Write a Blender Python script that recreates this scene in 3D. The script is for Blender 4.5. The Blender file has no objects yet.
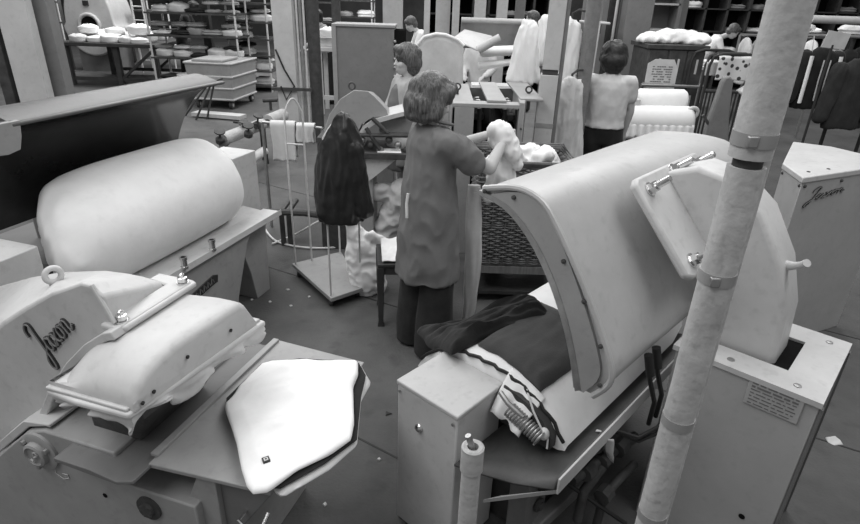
import bpy, bmesh, math, random
from mathutils import Vector, Matrix, noise
random.seed(11)
SC = bpy.context.scene
COL = SC.collection
PI = math.pi

# ------------------------------------------------------------------ camera
F, TH, RO, H = 573.0, math.radians(25.2), math.radians(1.85), 2.0
_c, _s = math.cos(RO), math.sin(RO)
_up = Vector((0, math.sin(TH), math.cos(TH)))
CR = Vector((_c, 0, 0)) + _up * _s
CU = _up * _c - Vector((_s, 0, 0))
CF = Vector((0, math.cos(TH), -math.sin(TH)))
cam = bpy.data.objects.new('camera', bpy.data.cameras.new('camera'))
COL.objects.link(cam)
cam.data.sensor_width = 36.0
cam.data.lens = F / 860 * 36.0
cam.data.clip_end = 200
m3 = Matrix((CR, CU, -CF)).transposed()
cam.matrix_world = Matrix.Translation((0, 0, H)) @ m3.to_4x4()
SC.camera = cam

def ray(px, py):
    return CR * ((px - 430) / F) - CU * ((py - 262) / F) + CF
def gz(px, py, z=0.0):          # where the photo's pixel meets the height z
    d = ray(px, py); k = (z - H) / d.z
    return Vector((d.x * k, d.y * k, z))
def gy(px, py, Y):              # where the photo's pixel meets the depth Y
    d = ray(px, py); k = Y / d.y
    return Vector((d.x * k, Y, H + d.z * k))

# ------------------------------------------------------------------ materials
def mat(name, val, rough=0.6, var=0.12, scale=6.0, metal=0.0, bump=0.0, bscale=60.0, spots=0.0, stretch=None, sheen=0.0):
    m = bpy.data.materials.new(name); m.use_nodes = True
    nt = m.node_tree; N = nt.nodes; L = nt.links
    bs = N['Principled BSDF']
    tc = N.new('ShaderNodeTexCoord')
    src = tc.outputs['Object']
    if stretch:
        mp = N.new('ShaderNodeMapping'); mp.inputs['Scale'].default_value = stretch
        L.new(src, mp.inputs['Vector']); src = mp.outputs['Vector']
    n1 = N.new('ShaderNodeTexNoise'); n1.inputs['Scale'].default_value = scale
    n1.inputs['Detail'].default_value = 6; n1.inputs['Roughness'].default_value = 0.65
    L.new(src, n1.inputs['Vector'])
    rp = N.new('ShaderNodeValToRGB')
    lo, hi = val * (1 - var), min(1.0, val * (1 + var))
    rp.color_ramp.elements[0].position = 0.3; rp.color_ramp.elements[0].color = (lo, lo, lo, 1)
    rp.color_ramp.elements[1].position = 0.7; rp.color_ramp.elements[1].color = (hi, hi, hi, 1)
    L.new(n1.outputs['Fac'], rp.inputs['Fac'])
    out = rp.outputs['Color']
    if spots > 0:
        n2 = N.new('ShaderNodeTexNoise'); n2.inputs['Scale'].default_value = scale * 5
        n2.inputs['Detail'].default_value = 4
        L.new(src, n2.inputs['Vector'])
        r2 = N.new('ShaderNodeValToRGB')
        r2.color_ramp.elements[0].position = 0.56; r2.color_ramp.elements[0].color = (0, 0, 0, 1)
        r2.color_ramp.elements[1].position = 0.70; r2.color_ramp.elements[1].color = (1, 1, 1, 1)
        L.new(n2.outputs['Fac'], r2.inputs['Fac'])
        mul = N.new('ShaderNodeMath'); mul.operation = 'MULTIPLY'; mul.inputs[1].default_value = spots
        L.new(r2.outputs['Color'], mul.inputs[0])
        mx = N.new('ShaderNodeMix'); mx.data_type = 'RGBA'
        L.new(mul.outputs[0], mx.inputs[0]); L.new(out, mx.inputs[6])
        d = val * 0.35
        mx.inputs[7].default_value = (d, d, d, 1)
        out = mx.outputs[2]
    L.new(out, bs.inputs['Base Color'])
    bs.inputs['Roughness'].default_value = rough
    bs.inputs['Metallic'].default_value = metal
    bs.inputs['Specular IOR Level'].default_value = 0.0 if val < .015 else (0.08 if rough >= .85 else 0.35)
    bs.inputs['Sheen Weight'].default_value = sheen
    if bump > 0:
        n3 = N.new('ShaderNodeTexNoise'); n3.inputs['Scale'].default_value = bscale
        n3.inputs['Detail'].default_value = 5
        L.new(src, n3.inputs['Vector'])
        b = N.new('ShaderNodeBump'); b.inputs['Strength'].default_value = bump
        b.inputs['Distance'].default_value = 0.01
        L.new(n3.outputs['Fac'], b.inputs['Height']); L.new(b.outputs['Normal'], bs.inputs['Normal'])
    return m

M = {}
M['paint'] = mat('light_machine_paint', 0.52, 0.45, 0.09, 5, spots=0.16, bump=0.05)
M['paint_mid'] = mat('mid_machine_paint', 0.31, 0.5, 0.10, 5, spots=0.16, bump=0.05)
M['paint_dark'] = mat('dark_machine_paint', 0.16, 0.5, 0.10, 5, spots=0.1, bump=0.04)
M['shell'] = mat('worn_shell_metal', 0.46, 0.38, 0.10, 4, metal=0.15, spots=0.16, bump=0.03)
M['polish'] = mat('polished_press_plate', 0.05, 0.16, 0.3, 5, metal=0.55)
M['tray'] = mat('shaded_stained_tray_paint', 0.075, 0.5, 0.25, 6, spots=0.2, bump=0.05)  # base darkened for the shade inside the tray, with stain spots
M['cabgrey'] = mat('cabinet_grey_paint', 0.40, 0.5, 0.07, 5, spots=0.10, bump=0.04)
M['hood'] = mat('grey_hood_paint', 0.10, 0.40, 0.12, 5, spots=0.2, bump=0.03)
M['coat'] = mat('light_coat_cotton', 0.40, 0.95, 0.08, 9, bump=0.1)
M['chrome'] = mat('chrome', 0.7, 0.18, 0.05, 5, metal=1.0)
M['steel'] = mat('dull_steel', 0.35, 0.4, 0.2, 20, metal=0.7)
M['iron'] = mat('greasy_cast_iron', 0.055, 0.55, 0.4, 12, bump=0.25, bscale=30)
M['black'] = mat('black_hollow', 0.012, 0.8, 0.2)
M['rubber'] = mat('black_rubber', 0.02, 0.5, 0.2)
M['cover'] = mat('white_press_cover', 0.84, 0.9, 0.06, 4, bump=0.10, bscale=14, spots=0.06)
M['white'] = mat('white_cloth', 0.82, 0.95, 0.04, 8, bump=0.08, bscale=30)
M['pale'] = mat('pale_cloth', 0.60, 0.95, 0.10, 8, bump=0.1, bscale=40)
M['greycloth'] = mat('grey_cloth', 0.32, 0.95, 0.12, 10, bump=0.1, bscale=40)
M['darkcloth'] = mat('dark_wool_cloth', 0.036, 0.95, 0.2, 10, bump=0.15, bscale=90, sheen=0.05)
M['blackcloth'] = mat('black_cloth', 0.022, 0.9, 0.2, 10, bump=0.1, bscale=60, sheen=0.1)
M['leather'] = mat('dark_leather', 0.022, 0.36, 0.3, 10, bump=0.35, bscale=22)
M['smock'] = mat('grey_smock_cotton', 0.175, 0.9, 0.10, 8, bump=0.15, bscale=20)
M['lag'] = mat('pipe_lagging', 0.47, 0.9, 0.14, 10, bump=0.5, bscale=26, spots=0.25)
M['band'] = mat('lagging_band', 0.36, 0.5, 0.15, 10, metal=0.3)
M['skin'] = mat('skin', 0.50, 0.55, 0.05, 8)
M['hair'] = mat('brown_hair', 0.10, 0.42, 0.8, 7, stretch=(16, 16, 2.5), bump=0.3, bscale=8)
M['hairdark'] = mat('dark_hair', 0.025, 0.5, 0.6, 9, bump=0.6, bscale=30)
M['wood'] = mat('dark_wood', 0.05, 0.5, 0.3, 6, stretch=(1, 8, 1), bump=0.1)
M['woodmid'] = mat('worn_wood', 0.20, 0.6, 0.25, 6, stretch=(8, 1, 1), bump=0.1)
M['wicker'] = mat('wicker_cane', 0.13, 0.6, 0.35, 18, bump=0.2)
M['pipe'] = mat('grey_pipe', 0.22, 0.5, 0.2, 12, spots=0.2)
M['pole'] = mat('pale_pole', 0.55, 0.4, 0.1, 12)
M['column'] = mat('grey_column_paint', 0.19, 0.6, 0.12, 5, spots=0.15)
M['columnp'] = mat('pale_column_paint', 0.50, 0.6, 0.1, 5, spots=0.12)
M['paper'] = mat('paper', 0.80, 0.9, 0.03)
M['ink'] = mat('dark_ink', 0.03, 0.6, 0.1)
M['inkmid'] = mat('raised_letter', 0.20, 0.5, 0.1)
M['hose'] = mat('pale_hose', 0.65, 0.5, 0.1)

# ------------------------------------------------------------------ mesh building (world coordinates)
WM = {}                                     # world matrix of each Empty that parents parts
class MB:
    def __init__(self, m=None):
        self.bm = bmesh.new(); self.m = m
    def P(self, p):
        p = Vector(p)
        return self.m @ p if self.m else p
    def vs(self, pts):
        return [self.bm.verts.new(self.P(p)) for p in pts]
    def face(self, pts):
        try: return self.bm.faces.new(self.vs(pts))
        except ValueError: return None
    def hexa(self, p):                      # p: 4 bottom then 4 top
        v = self.vs(p)
        for f in ((0,1,2,3),(4,5,6,7),(0,1,5,4),(1,2,6,5),(2,3,7,6),(3,0,4,7)):
            self.bm.faces.new([v[i] for i in f])
        return self
    def box(self, x0, x1, y0, y1, z0, z1):
        return self.hexa([(x0,y0,z0),(x1,y0,z0),(x1,y1,z0),(x0,y1,z0),(x0,y0,z1),(x1,y0,z1),(x1,y1,z1),(x0,y1,z1)])
    def bar(self, a, b, w, h, up=(0,0,1)):
        a, b = self.P(a), self.P(b); d = (b - a).normalized(); up = Vector(up)
        if abs(d.dot(up)) > 0.98: up = Vector((0,1,0))
        x = d.cross(up).normalized() * (w/2); y = x.cross(d).normalized() * (h/2)
        o = self.m; self.m = None
        self.hexa([a-x-y, a+x-y, a+x+y, a-x+y, b-x-y, b+x-y, b+x+y, b-x+y]); self.m = o
        return self
    def prism(self, pts, f, d0, d1):        # polygon (a,b) swept from d0 to d1 through f(a,b,d)
        A = self.vs([f(a, b, d0) for a, b in pts]); B = self.vs([f(a, b, d1) for a, b in pts])
        n = len(pts)
        self.bm.faces.new(A); self.bm.faces.new(B[::-1])
        for i in range(n):
            self.bm.faces.new([A[i], A[(i+1) % n], B[(i+1) % n], B[i]])
        return self
    def rings(self, rs, cap=True, closed=True):
        R = [self.vs(r) for r in rs]; n = len(R[0])
        for a, b in zip(R, R[1:]):
            for i in range(n if closed else n-1):
                self.bm.faces.new([a[i], a[(i+1) % n], b[(i+1) % n], b[i]])
        if cap:
            self.bm.faces.new(R[0][::-1]); self.bm.faces.new(R[-1])
        return self
    def tube(self, pts, r, n=10, flat=1.0, upv=None):
        pts = [self.P(p) for p in pts]
        rr = r if isinstance(r, (list, tuple)) else [r]*len(pts)
        prev = None; rs = []
        for i, p in enumerate(pts):
            d = (pts[min(i+1, len(pts)-1)] - pts[max(i-1, 0)])
            if d.length < 1e-9: d = Vector((0,0,1))
            d.normalize()
            if prev is None:
                up = Vector(upv) if upv else (Vector((0,0,1)) if abs(d.z) < 0.9 else Vector((0,1,0)))
                x = d.cross(up).normalized()
            else:
                x = (prev - d * prev.dot(d)).normalized()
            prev = x; y = d.cross(x)
            rs.append([p + (x*math.cos(2*PI*k/n) + y*math.sin(2*PI*k/n)*flat) * rr[i] for k in range(n)])
        o = self.m; self.m = None; self.rings(rs); self.m = o
        return self
    def cyl(self, a, b, r0, r1=None, n=20):
        return self.tube([a, b], [r0, r0 if r1 is None else r1], n)
    def lathe(self, prof, o, ax, n=24):     # prof: (radius, distance along axis)
        o = self.P(o); ax = Vector(ax).normalized()
        x = ax.cross(Vector((0,0,1)) if abs(ax.z) < 0.9 else Vector((1,0,0))).normalized(); y = ax.cross(x)
        k = self.m; self.m = None
        self.rings([[o + ax*h + (x*math.cos(2*PI*i/n) + y*math.sin(2*PI*i/n)) * max(r, 1e-4) for i in range(n)] for r, h in prof])
        self.m = k; return self
    def ball(self, c, r, n=12, rot=None):
        if not isinstance(r, (tuple, list)): r = (r, r, r)
        mt = Matrix.Translation(Vector(c)) @ (rot.to_4x4() if rot else Matrix()) @ Matrix.Diagonal((*r, 1))
        if self.m: mt = self.m @ mt
        bmesh.ops.create_uvsphere(self.bm, u_segments=n*2, v_segments=n, radius=1, matrix=mt)
        return self
    def torus(self, c, ax, R, r, n=24, k=8, a0=0, a1=2*PI):
        c = self.P(c); ax = Vector(ax).normalized()
        x = ax.cross(Vector((0,0,1)) if abs(ax.z) < 0.9 else Vector((1,0,0))).normalized(); y = ax.cross(x)
        full = abs(a1 - a0) > 6.2
        m = n if full else n + 1
        rs = []
        for i in range(m):
            t = a0 + (a1 - a0) * i / n
            d = x*math.cos(t) + y*math.sin(t)
            rs.append([c + d*R + (d*math.cos(2*PI*j/k) + ax*math.sin(2*PI*j/k))*r for j in range(k)])
        if full: rs.append(rs[0])
        o = self.m; self.m = None; self.rings(rs, cap=not full); self.m = o
        if full: bmesh.ops.remove_doubles(self.bm, verts=self.bm.verts, dist=1e-5)
        return self
    def grid(self, f, nu, nv):
        V = [[self.bm.verts.new(self.P(f(i/nu, j/nv))) for j in range(nv+1)] for i in range(nu+1)]
        for i in range(nu):
            for j in range(nv):
                self.bm.faces.new([V[i][j], V[i+1][j], V[i+1][j+1], V[i][j+1]])
        return self
    def mesh(self, name):
        bmesh.ops.recalc_face_normals(self.bm, faces=self.bm.faces)
        me = bpy.data.meshes.new(name); self.bm.to_mesh(me); self.bm.free(); return me
    def build(self, name, material, parent=None, **k):
        return link(name, self.mesh(name), material, parent, **k)

def finish(me, smooth=40):
    if smooth:
        me.polygons.foreach_set('use_smooth', [True]*len(me.polygons))
        me.set_sharp_from_angle(angle=math.radians(smooth))
    me.update()

def root_of(o):
    while o.parent: o = o.parent
    return o

def link(name, me, material, parent=None, origin=None, smooth=40, bevel=0, subd=0, solid=0, seg=2, label=None):
    if isinstance(material, str): material = M[material]
    me.materials.clear(); me.materials.append(material)
    if parent is not None:
        me.transform(WM[root_of(parent).name].inverted())
    elif origin is not None:
        me.transform(Matrix.Translation(-Vector(origin)))
    finish(me, smooth)
    o = bpy.data.objects.new(name, me); COL.objects.link(o)
    if parent is not None: o.parent = parent
    elif origin is not None: o.location = origin
    if solid:
        d = o.modifiers.new('solid', 'SOLIDIFY'); d.thickness = solid; d.offset = 0
    if bevel:
        d = o.modifiers.new('bevel', 'BEVEL'); d.width = bevel; d.segments = seg; d.limit_method = 'ANGLE'; d.angle_limit = math.radians(35)
    if subd:
        d = o.modifiers.new('sub', 'SUBSURF'); d.levels = subd; d.render_levels = subd
    if label: o['label'] = label
    return o

def tag(o, label, cat, group=None):
    o['label'] = label; o['category'] = cat
    if group: o['group'] = group
    return o
def thing(name, label, cat, loc=(0,0,0), rotz=0.0, group=None):
    o = bpy.data.objects.new(name, None); COL.objects.link(o)
    o.empty_display_size = 0.1
    o.location = loc; o.rotation_euler = (0, 0, rotz)
    WM[o.name] = Matrix.Translation(Vector(loc)) @ Matrix.Rotation(rotz, 4, 'Z')
    return tag(o, label, cat, group)
def struct(o):
    o['kind'] = 'structure'; return o
def dup(root, loc, rotz=0.0, label=None, group=None, scale=None):
    r = root.copy(); COL.objects.link(r); r.location = loc; r.rotation_euler = (0, 0, rotz)
    if scale: r.scale = scale
    if label: r['label'] = label
    if group: r['group'] = group
    for ch in list(root.children):
        c = ch.copy(); COL.objects.link(c); c.parent = r
        for gch in ch.children:
            d = gch.copy(); COL.objects.link(d); d.parent = c
    return r

# soft one-piece bodies: overlapping solids fused into one continuous surface
def blob(prims, voxel=0.012, smooth=3, m=None, crumple=None, seed=0):
    b = MB(m)
    for p in prims:
        if p[0] == 'cap':
            _, a, c, r0, r1 = p
            a, c = Vector(a), Vector(c); d = c - a; L = d.length
            n = max(2, int(L / (min(r0, r1) * 0.9)) + 1) if L > 1e-6 else 1
            dn = d.normalized() if L > 1e-6 else Vector((0,0,1))
            pts = [a - dn*r0*0.9, a - dn*r0*0.6] + [a + d*i/n for i in range(n+1)] + [c + dn*r1*0.6, c + dn*r1*0.9]
            rr = [r0*0.35, r0*0.8] + [r0 + (r1-r0)*i/n for i in range(n+1)] + [r1*0.8, r1*0.35]
            b.tube(pts, rr, 14)
        elif p[0] == 'ell':
            b.ball(p[1], p[2], 12, p[3] if len(p) > 3 else None)
        elif p[0] == 'loft':                # (z, cx, cy, rx, ry)
            b.rings([[(cx + rx*math.cos(2*PI*k/28), cy + ry*math.sin(2*PI*k/28), z) for k in range(28)] for z, cx, cy, rx, ry in p[1]])
        elif p[0] == 'box':
            b.box(*p[1:])
    me = b.mesh('blob')
    o = bpy.data.objects.new('tmp', me); COL.objects.link(o)
    d = o.modifiers.new('r', 'REMESH'); d.mode = 'VOXEL'; d.voxel_size = voxel
    if smooth:
        d = o.modifiers.new('s', 'SMOOTH'); d.iterations = smooth; d.factor = 0.5
    dg = bpy.context.evaluated_depsgraph_get(); dg.update()
    out = bpy.data.meshes.new_from_object(o.evaluated_get(dg))
    bpy.data.objects.remove(o); bpy.data.meshes.remove(me)
    if crumple:
        amp, sx, sy, sz = crumple
        off = Vector((seed*7.3, seed*3.1, seed*1.7))
        for v, nrm in [(v, v.normal.copy()) for v in out.vertices]:
            q = Vector((v.co.x*sx, v.co.y*sy, v.co.z*sz)) + off
            w = noise.noise(q) + 0.6*(1 - 2.2*abs(noise.noise(q*1.7 + Vector((3, 1, 7)))))
            v.co += nrm * amp * w
        out.update()
    return out

def xform(me, mt):
    me.transform(mt); return me

# lettering in a flowing hand, as raised strokes
SCRIPT = [
 [(.12,1.02),(.2,1.28),(.45,1.45),(.62,1.32),(.52,.9),(.4,.4),(.26,-.2),(.1,-.52),(-.06,-.42),(.02,-.12),(.3,.12),(.6,.3)],
 [(.97,.46),(.82,.56),(.66,.4),(.63,.15),(.76,.02),(.92,.18),(1.02,.52),(.98,.2),(1.08,.03),(1.22,.2)],
 [(1.22,.5),(1.34,.46),(1.44,.1),(1.6,.04)], [(1.66,.54),(1.42,.28),(1.2,.0)],
 [(1.9,.52),(1.74,.42),(1.7,.15),(1.82,.03),(1.98,.15),(2.0,.4),(1.9,.52),(2.14,.44)],
 [(2.16,.52),(2.2,.3),(2.16,.02)], [(2.18,.3),(2.34,.52),(2.46,.42),(2.43,.15),(2.5,.03),(2.66,.16)]]
def smooth_path(p, k=4):
    out = []
    for i in range(len(p)-1):
        a = Vector((*p[max(i-1,0)],0)); b = Vector((*p[i],0)); c = Vector((*p[i+1],0)); d = Vector((*p[min(i+2,len(p)-1)],0))
        for j in range(k):
            t = j/k
            out.append(0.5*((2*b) + (c-a)*t + (2*a-5*b+4*c-d)*t*t + (3*b-a-3*c+d)*t**3))
    out.append(Vector((*p[-1],0)))
    return out
def lettering(parent, f, size, strokes=SCRIPT, nrm=(0,-1,0)):
    b = MB(); c = MB(); nv = Vector(nrm).normalized()
    for s in strokes:
        p = [Vector(f(q.x, q.y)) for q in smooth_path(s)]
        b.tube(p, size*0.075, 6, flat=1.0)
        c.tube([q + nv*size*0.05 for q in p], size*0.04, 6)
    o = b.build('lettering', 'ink', parent)
    c.build('letter_face', 'inkmid', o)
    return o
# ------------------------------------------------------------------ light: the hall's rooflights
w = bpy.data.worlds.new('hall_light'); SC.world = w; w.use_nodes = True
w.node_tree.nodes['Background'].inputs[0].default_value = (1, 1, 1, 1)
w.node_tree.nodes['Background'].inputs[1].default_value = 0.25
def rooflight(x, y, z, sx, sy, e, tilt=(0,0,0)):
    l = bpy.data.lights.new('rooflight', 'AREA'); l.shape = 'RECTANGLE'; l.size = sx; l.size_y = sy; l.energy = e
    o = bpy.data.objects.new('rooflight', l); COL.objects.link(o); o.location = (x, y, z); o.rotation_euler = tilt
    return o
rooflight(-3.0, 4.0, 5.5, 3.0, 12, 440)
rooflight(2.5, 5.0, 5.5, 2.4, 12, 320)
rooflight(-2.0, 14.0, 5.5, 14, 3.0, 820)
rooflight(4.0, 19.0, 5.5, 12, 3.0, 380)
SC.view_settings.view_transform = 'Standard'; SC.view_settings.look = 'None'
SC.view_settings.gamma = 1; SC.view_settings.use_curve_mapping = False
SC.view_settings.exposure = 0.15

# ------------------------------------------------------------------ setting
M['floor'] = mat('worn_concrete_floor', 0.095, 0.75, 0.32, 1.3, spots=0.35, bump=0.35, bscale=70)
struct(MB().box(-24, 24, -1.5, 30, -0.2, 0).build('floor', 'floor'))
M['wallb'] = mat('dim_back_wall', 0.055, 0.9, 0.35, 0.7)
for i, (a, c) in enumerate((((790,430),(870,455)),((640,282),(900,350)),((150,330),(420,470)))):
    p, q = gz(*a), gz(*c); d = (q-p).normalized()*14
    struct(MB().bar((p.x-d.x,p.y-d.y,-.0005),(q.x+d.x,q.y+d.y,-.0005),.010,.005).build('trim_%d' % (i+1), 'ink'))
struct(MB().box(-24, 24, 26, 26.3, 0, 5).build('wall_back', 'wallb'))

# ------------------------------------------------------------------ right-hand press (C)
def frame(O, u):
    n = math.hypot(*u); u = (u[0]/n, u[1]/n)
    return Matrix(((u[0], u[1], 0, O[0]), (u[1], -u[0], 0, O[1]), (0, 0, 1, 0), (0, 0, 0, 1))), u, (u[1], -u[0])
FC, uC, vC = frame((.09, 1.73), (.67, .742))
def pC(s, t, z): return FC @ Vector((s, t, z))
tC = thing('garment_press', 'grey garment press with raised curved head, buck loaded with dark trousers', 'press', pC(0.6, 0.2, 0), math.atan2(uC[1], uC[0]))
b = MB(FC); b.box(-.13, .13, -.145, .145, 0, .683)
bx = b.build('support_box', 'paint', tC, bevel=.006)
b = MB(FC); b.box(-.134, .134, -.149, .149, .683, .702); b.build('box_lid', 'paint', bx, bevel=.005)
b = MB(FC); k = pC(-.13, -.03, .545)
b.m = None; b.lathe([(.016,0),(.018,.004),(.013,.012),(.004,.016)], k, (-uC[0], -uC[1], 0)); b.build('button', 'chrome', bx)
b = MB(FC)
for t, z in ((-.13,.66),(.13,.66)):
    b.lathe([(.006,0),(.006,.004),(.002,.005)], (-.134, t, z), (-uC[0], -uC[1], 0), 8)
b.build('screw', 'steel', bx)
# buck
def zC(t, s=0.3):
    k = (t - .06) / .36
    e = 1 - max(0, (s - 0.95)) * 0.10
    return .56 + .19 * max(0, 1 - abs(k)**2.3) ** 0.75 * e
def buck_ring(s, grow=0, inset=0):
    pts = []
    for i in range(25):
        t = -.30 + .72 * i / 24
        k = (t - .06) / .36
        z = .56 + .19 * max(0, 1 - abs(k)**2.3)**0.75 + grow
        tt = .06 + (t - .06) * (1 - inset)
        pts.append((s, tt, z - inset*0.1))
    pts += [(s, .06 + .33*(1-inset), .535), (s, .06 - .33*(1-inset), .535)]
    return pts
b = MB(FC)
SS = [.142, .16, .25, .5, .8, 1.1, 1.3, 1.42, 1.46]
b.rings([buck_ring(s, 0.0 if 0.15 < s < 1.43 else -.012, 0.0 if s < 1.2 else (s - 1.2)*0.9) for s in SS])
bk = b.build('buck_cover', 'cover', tC, smooth=60)
b = MB(FC)   # draw cord round the open end
pts = [(.142 + .006*math.sin(i*2.1), -.28 + .69*i/30, .566 + .19*max(0, 1-abs((-.28 + .69*i/30 - .06)/.36)**2.3)**.75 - .010) for i in range(31)]
b.tube(pts, .0075, 6); b.build('draw_cord', 'rubber', bk)
b = MB(FC)   # dark steam box inside the cover
b.prism([(.165,.55),(.165,.715),(.22,.705),(.28,.69),(.34,.655),(.38,.60),(.38,.55)], lambda t, z, d: (d, t, z), .105, .15)
b.build('steam_box', 'iron', tC, smooth=30)
b = MB(FC)
for i in range(13):
    b.torus((.075, .22 + .011*i, .655 - .004*i), (vC[0], vC[1], -.4), .026, .0045, 14, 5)
b.tube([(.08,.17,.70),(.06,.22,.69),(.07,.28,.66)], .01, 8)
b.build('spring', 'steel', tC)
b = MB(FC)   # loose corner of the cover hanging over the end
def fl(u, v):
    t = .155 + .15*u - .02*v*u; s = .165 - .115*v - .010*math.sin(u*9)*v
    z = zC(t) + .012 - .125*v**1.3 + .006*math.sin(u*17 + v*5)*v
    return (s, t, z)
b.grid(fl, 26, 10); b.build('cover_flap', 'white', bk, smooth=60, solid=.006)
b = MB(FC)
b.tube([(.14,.24,.72),(.10,.30,.68),(.09,.35,.63),(.10,.37,.60),(.085,.38,.57)], .004, 6)
b.tube([(.09,.35,.63),(.075,.34,.59),(.08,.33,.56)], .004, 6)
b.ball((.095,.355,.615), (.02,.02,.024), 8)
b.build('tie_tape', 'pale', bk)
# tray below the buck, with a turned-up lip
b = MB(FC)
prof = [(.152,.495),(.25,.50),(.36,.51),(.485,.545),(.492,.60)]
b.grid(lambda u, v: ((lambda q: (-.03 + 1.30*u - .16*(1-u)*max(0, 1-q[0]/.5)*(1 if q[0] > .05 else .3), q[0], q[1]))(
    (lambda k: (prof[min(int(k),3)][0] + (prof[min(int(k),3)+1][0]-prof[min(int(k),3)][0])*(k-min(int(k),3)),
                prof[min(int(k),3)][1] + (prof[min(int(k),3)+1][1]-prof[min(int(k),3)][1])*(k-min(int(k),3))))(v*4))), 12, 4)
dt = b.build('drip_tray', 'tray', tC, smooth=20, solid=.008)
b = MB(FC); b.prism([(-.035,.535),(-.035,.600),(1.28,.603),(1.28,.540)], lambda s, z, d: (s, d, z), .494, .502); b.build('tray_lip', 'paint', dt, bevel=.002)  # lighter paint than the tray, the lip's light put into its colour
b = MB(FC); b.hexa([(-.205,.33,.502),(-.040,.490,.535),(-.028,.500,.535),(-.15,.36,.500),(-.205,.33,.516),(-.040,.490,.552),(-.028,.500,.552),(-.15,.36,.514)]); b.build('tray_end', 'paint_mid', dt)
# base under the tray
b = MB(FC); b.box(.16, 1.2, -.14, .26, 0, .47); b.build('base_frame', 'iron', tC, bevel=.01)
b = MB(FC)
b.prism([(.10,.0),(.10,.44),(.20,.48),(.24,.48),(.24,.0)], lambda a, z, d: (a, d, z), .24, .33)
b.prism([(.5,.0),(.5,.49),(.6,.49),(.6,.0)], lambda a, z, d: (a, d, z), .24, .36)
b.bar((.15,.30,.34),(.6,.32,.30),.05,.06); b.bar((.15,.33,.08),(.62,.36,.08),.06,.06)
b.build('base_casting', 'paint_dark', tC, bevel=.008)
for i, (s, t, z) in enumerate(((.18,.335,.42),(.18,.335,.30),(.17,.335,.2),(.55,.365,.45))):
    b = MB(FC); b.lathe([(.03,0),(.03,.01),(.018,.012),(.018,.02),(.003,.021)], (s,t,z), (vC[0],vC[1],0), 10)
    b.build('pipe_flange', 'iron', tC)
b = MB(FC)
b.tube([(.25,.42,.33),(.42,.45,.34),(.62,.5,.36)], .022, 10)
b.tube([(.30,.45,.1),(.31,.45,.25),(.40,.47,.33)], .02, 10)
b.tube([(.38,.5,.02),(.40,.5,.2),(.50,.52,.24),(.62,.52,.22)], .018, 10)
for c in ((.33,.44,.335),(.42,.46,.345),(.40,.5,.2),(.52,.48,.355)):
    b.lathe([(.0,-.03),(.034,-.028),(.034,.028),(.0,.03)], c, (uC[0],uC[1],0), 8)
b.lathe([(.006,0),(.006,.05),(.035,.052),(.035,.06),(.004,.062)], (.42,.46,.36), (0,0,1), 14)
b.tube([(.28,.38,.46),(.30,.43,.46),(.36,.45,.44)], .025, 10)
b.build('steam_pipework', 'iron', tC)
b = MB(FC); b.tube([(.14,.36,.30),(.26,.40,.29),(.36,.50,.17),(.42,.60,.10)], .009, 8); b.build('cable', 'rubber', tC)
# head: concave shoe under a rolled cover
inner = [(-.06,1.385),(.065,1.362),(.17,1.288),(.262,1.175),(.338,1.04),(.39,.91),(.425,.80)]
outer = [(.47,.80),(.515,.87),(.512,.94),(.44,1.08),(.345,1.225),(.26,1.34),(.20,1.405),(.13,1.430),(.06,1.426),(-.04,1.398)]
S0, S1 = .17, 1.60
def cr(p, k=3): return [(q.x, q.y) for q in smooth_path(p, k)]
inner, outer = cr(inner), cr(outer)
b = MB(FC)
ring = inner + outer
S1 = 1.60
outfar = [(.53,.83),(.575,.90),(.575,.97),(.53,1.10),(.46,1.235),(.41,1.32),(.37,1.37),(.29,1.408),(.14,1.415),(-.03,1.397)]
outfar = cr(outfar)
def oat(s):
    k = max(0, min(1, (s - S0) / (1.5 - S0)))**1.7
    return [(a[0] + (c[0]-a[0])*k, a[1] + (c[1]-a[1])*k) for a, c in zip(outer, outfar)]
b.rings([[(s, t, z) for t, z in inner + oat(s)] for s in (S0 + .012, .35, .55, .75, .95, 1.15, 1.35, 1.5, S1)])
hd = b.build('press_head', 'shell', tC, smooth=50)
b = MB(FC)
ins = [(t + .012*((1 if i else .6)), z) for i, (t, z) in enumerate(inner)]
b.prism([(t-.016, z-.010) for t, z in inner] + [(t+.004, z+.004) for t, z in inner[::-1]], lambda t, z, d: (d, t, z), S0 - .004, S1 + .01)
b.build('press_plate', 'steel', hd, smooth=50)
b = MB(FC)
b.prism([(t*0.86 + .035, z*0.985 + .012) for t, z in ring], lambda t, z, d: (d, t, z), S0 - .002, S0 + .02)
b.build('end_plate', 'paint_mid', hd, smooth=30)
b = MB(FC)
rim = [(S0 + .004, t, z) for t, z in outer]
b.tube(rim, .011, 8); b.build('end_bead', 'shell', hd)
for t, z in ((-.03,1.392),(.09,1.40),(.47,1.0),(.39,1.13),(.49,.86),(.30,1.24)):
    b = MB(FC); b.lathe([(.008,0),(.008,.006),(.002,.009)], (S0 - .002, t, z), (-uC[0],-uC[1],0), 8)
    b.build('rivet', 'iron', hd)
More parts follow.
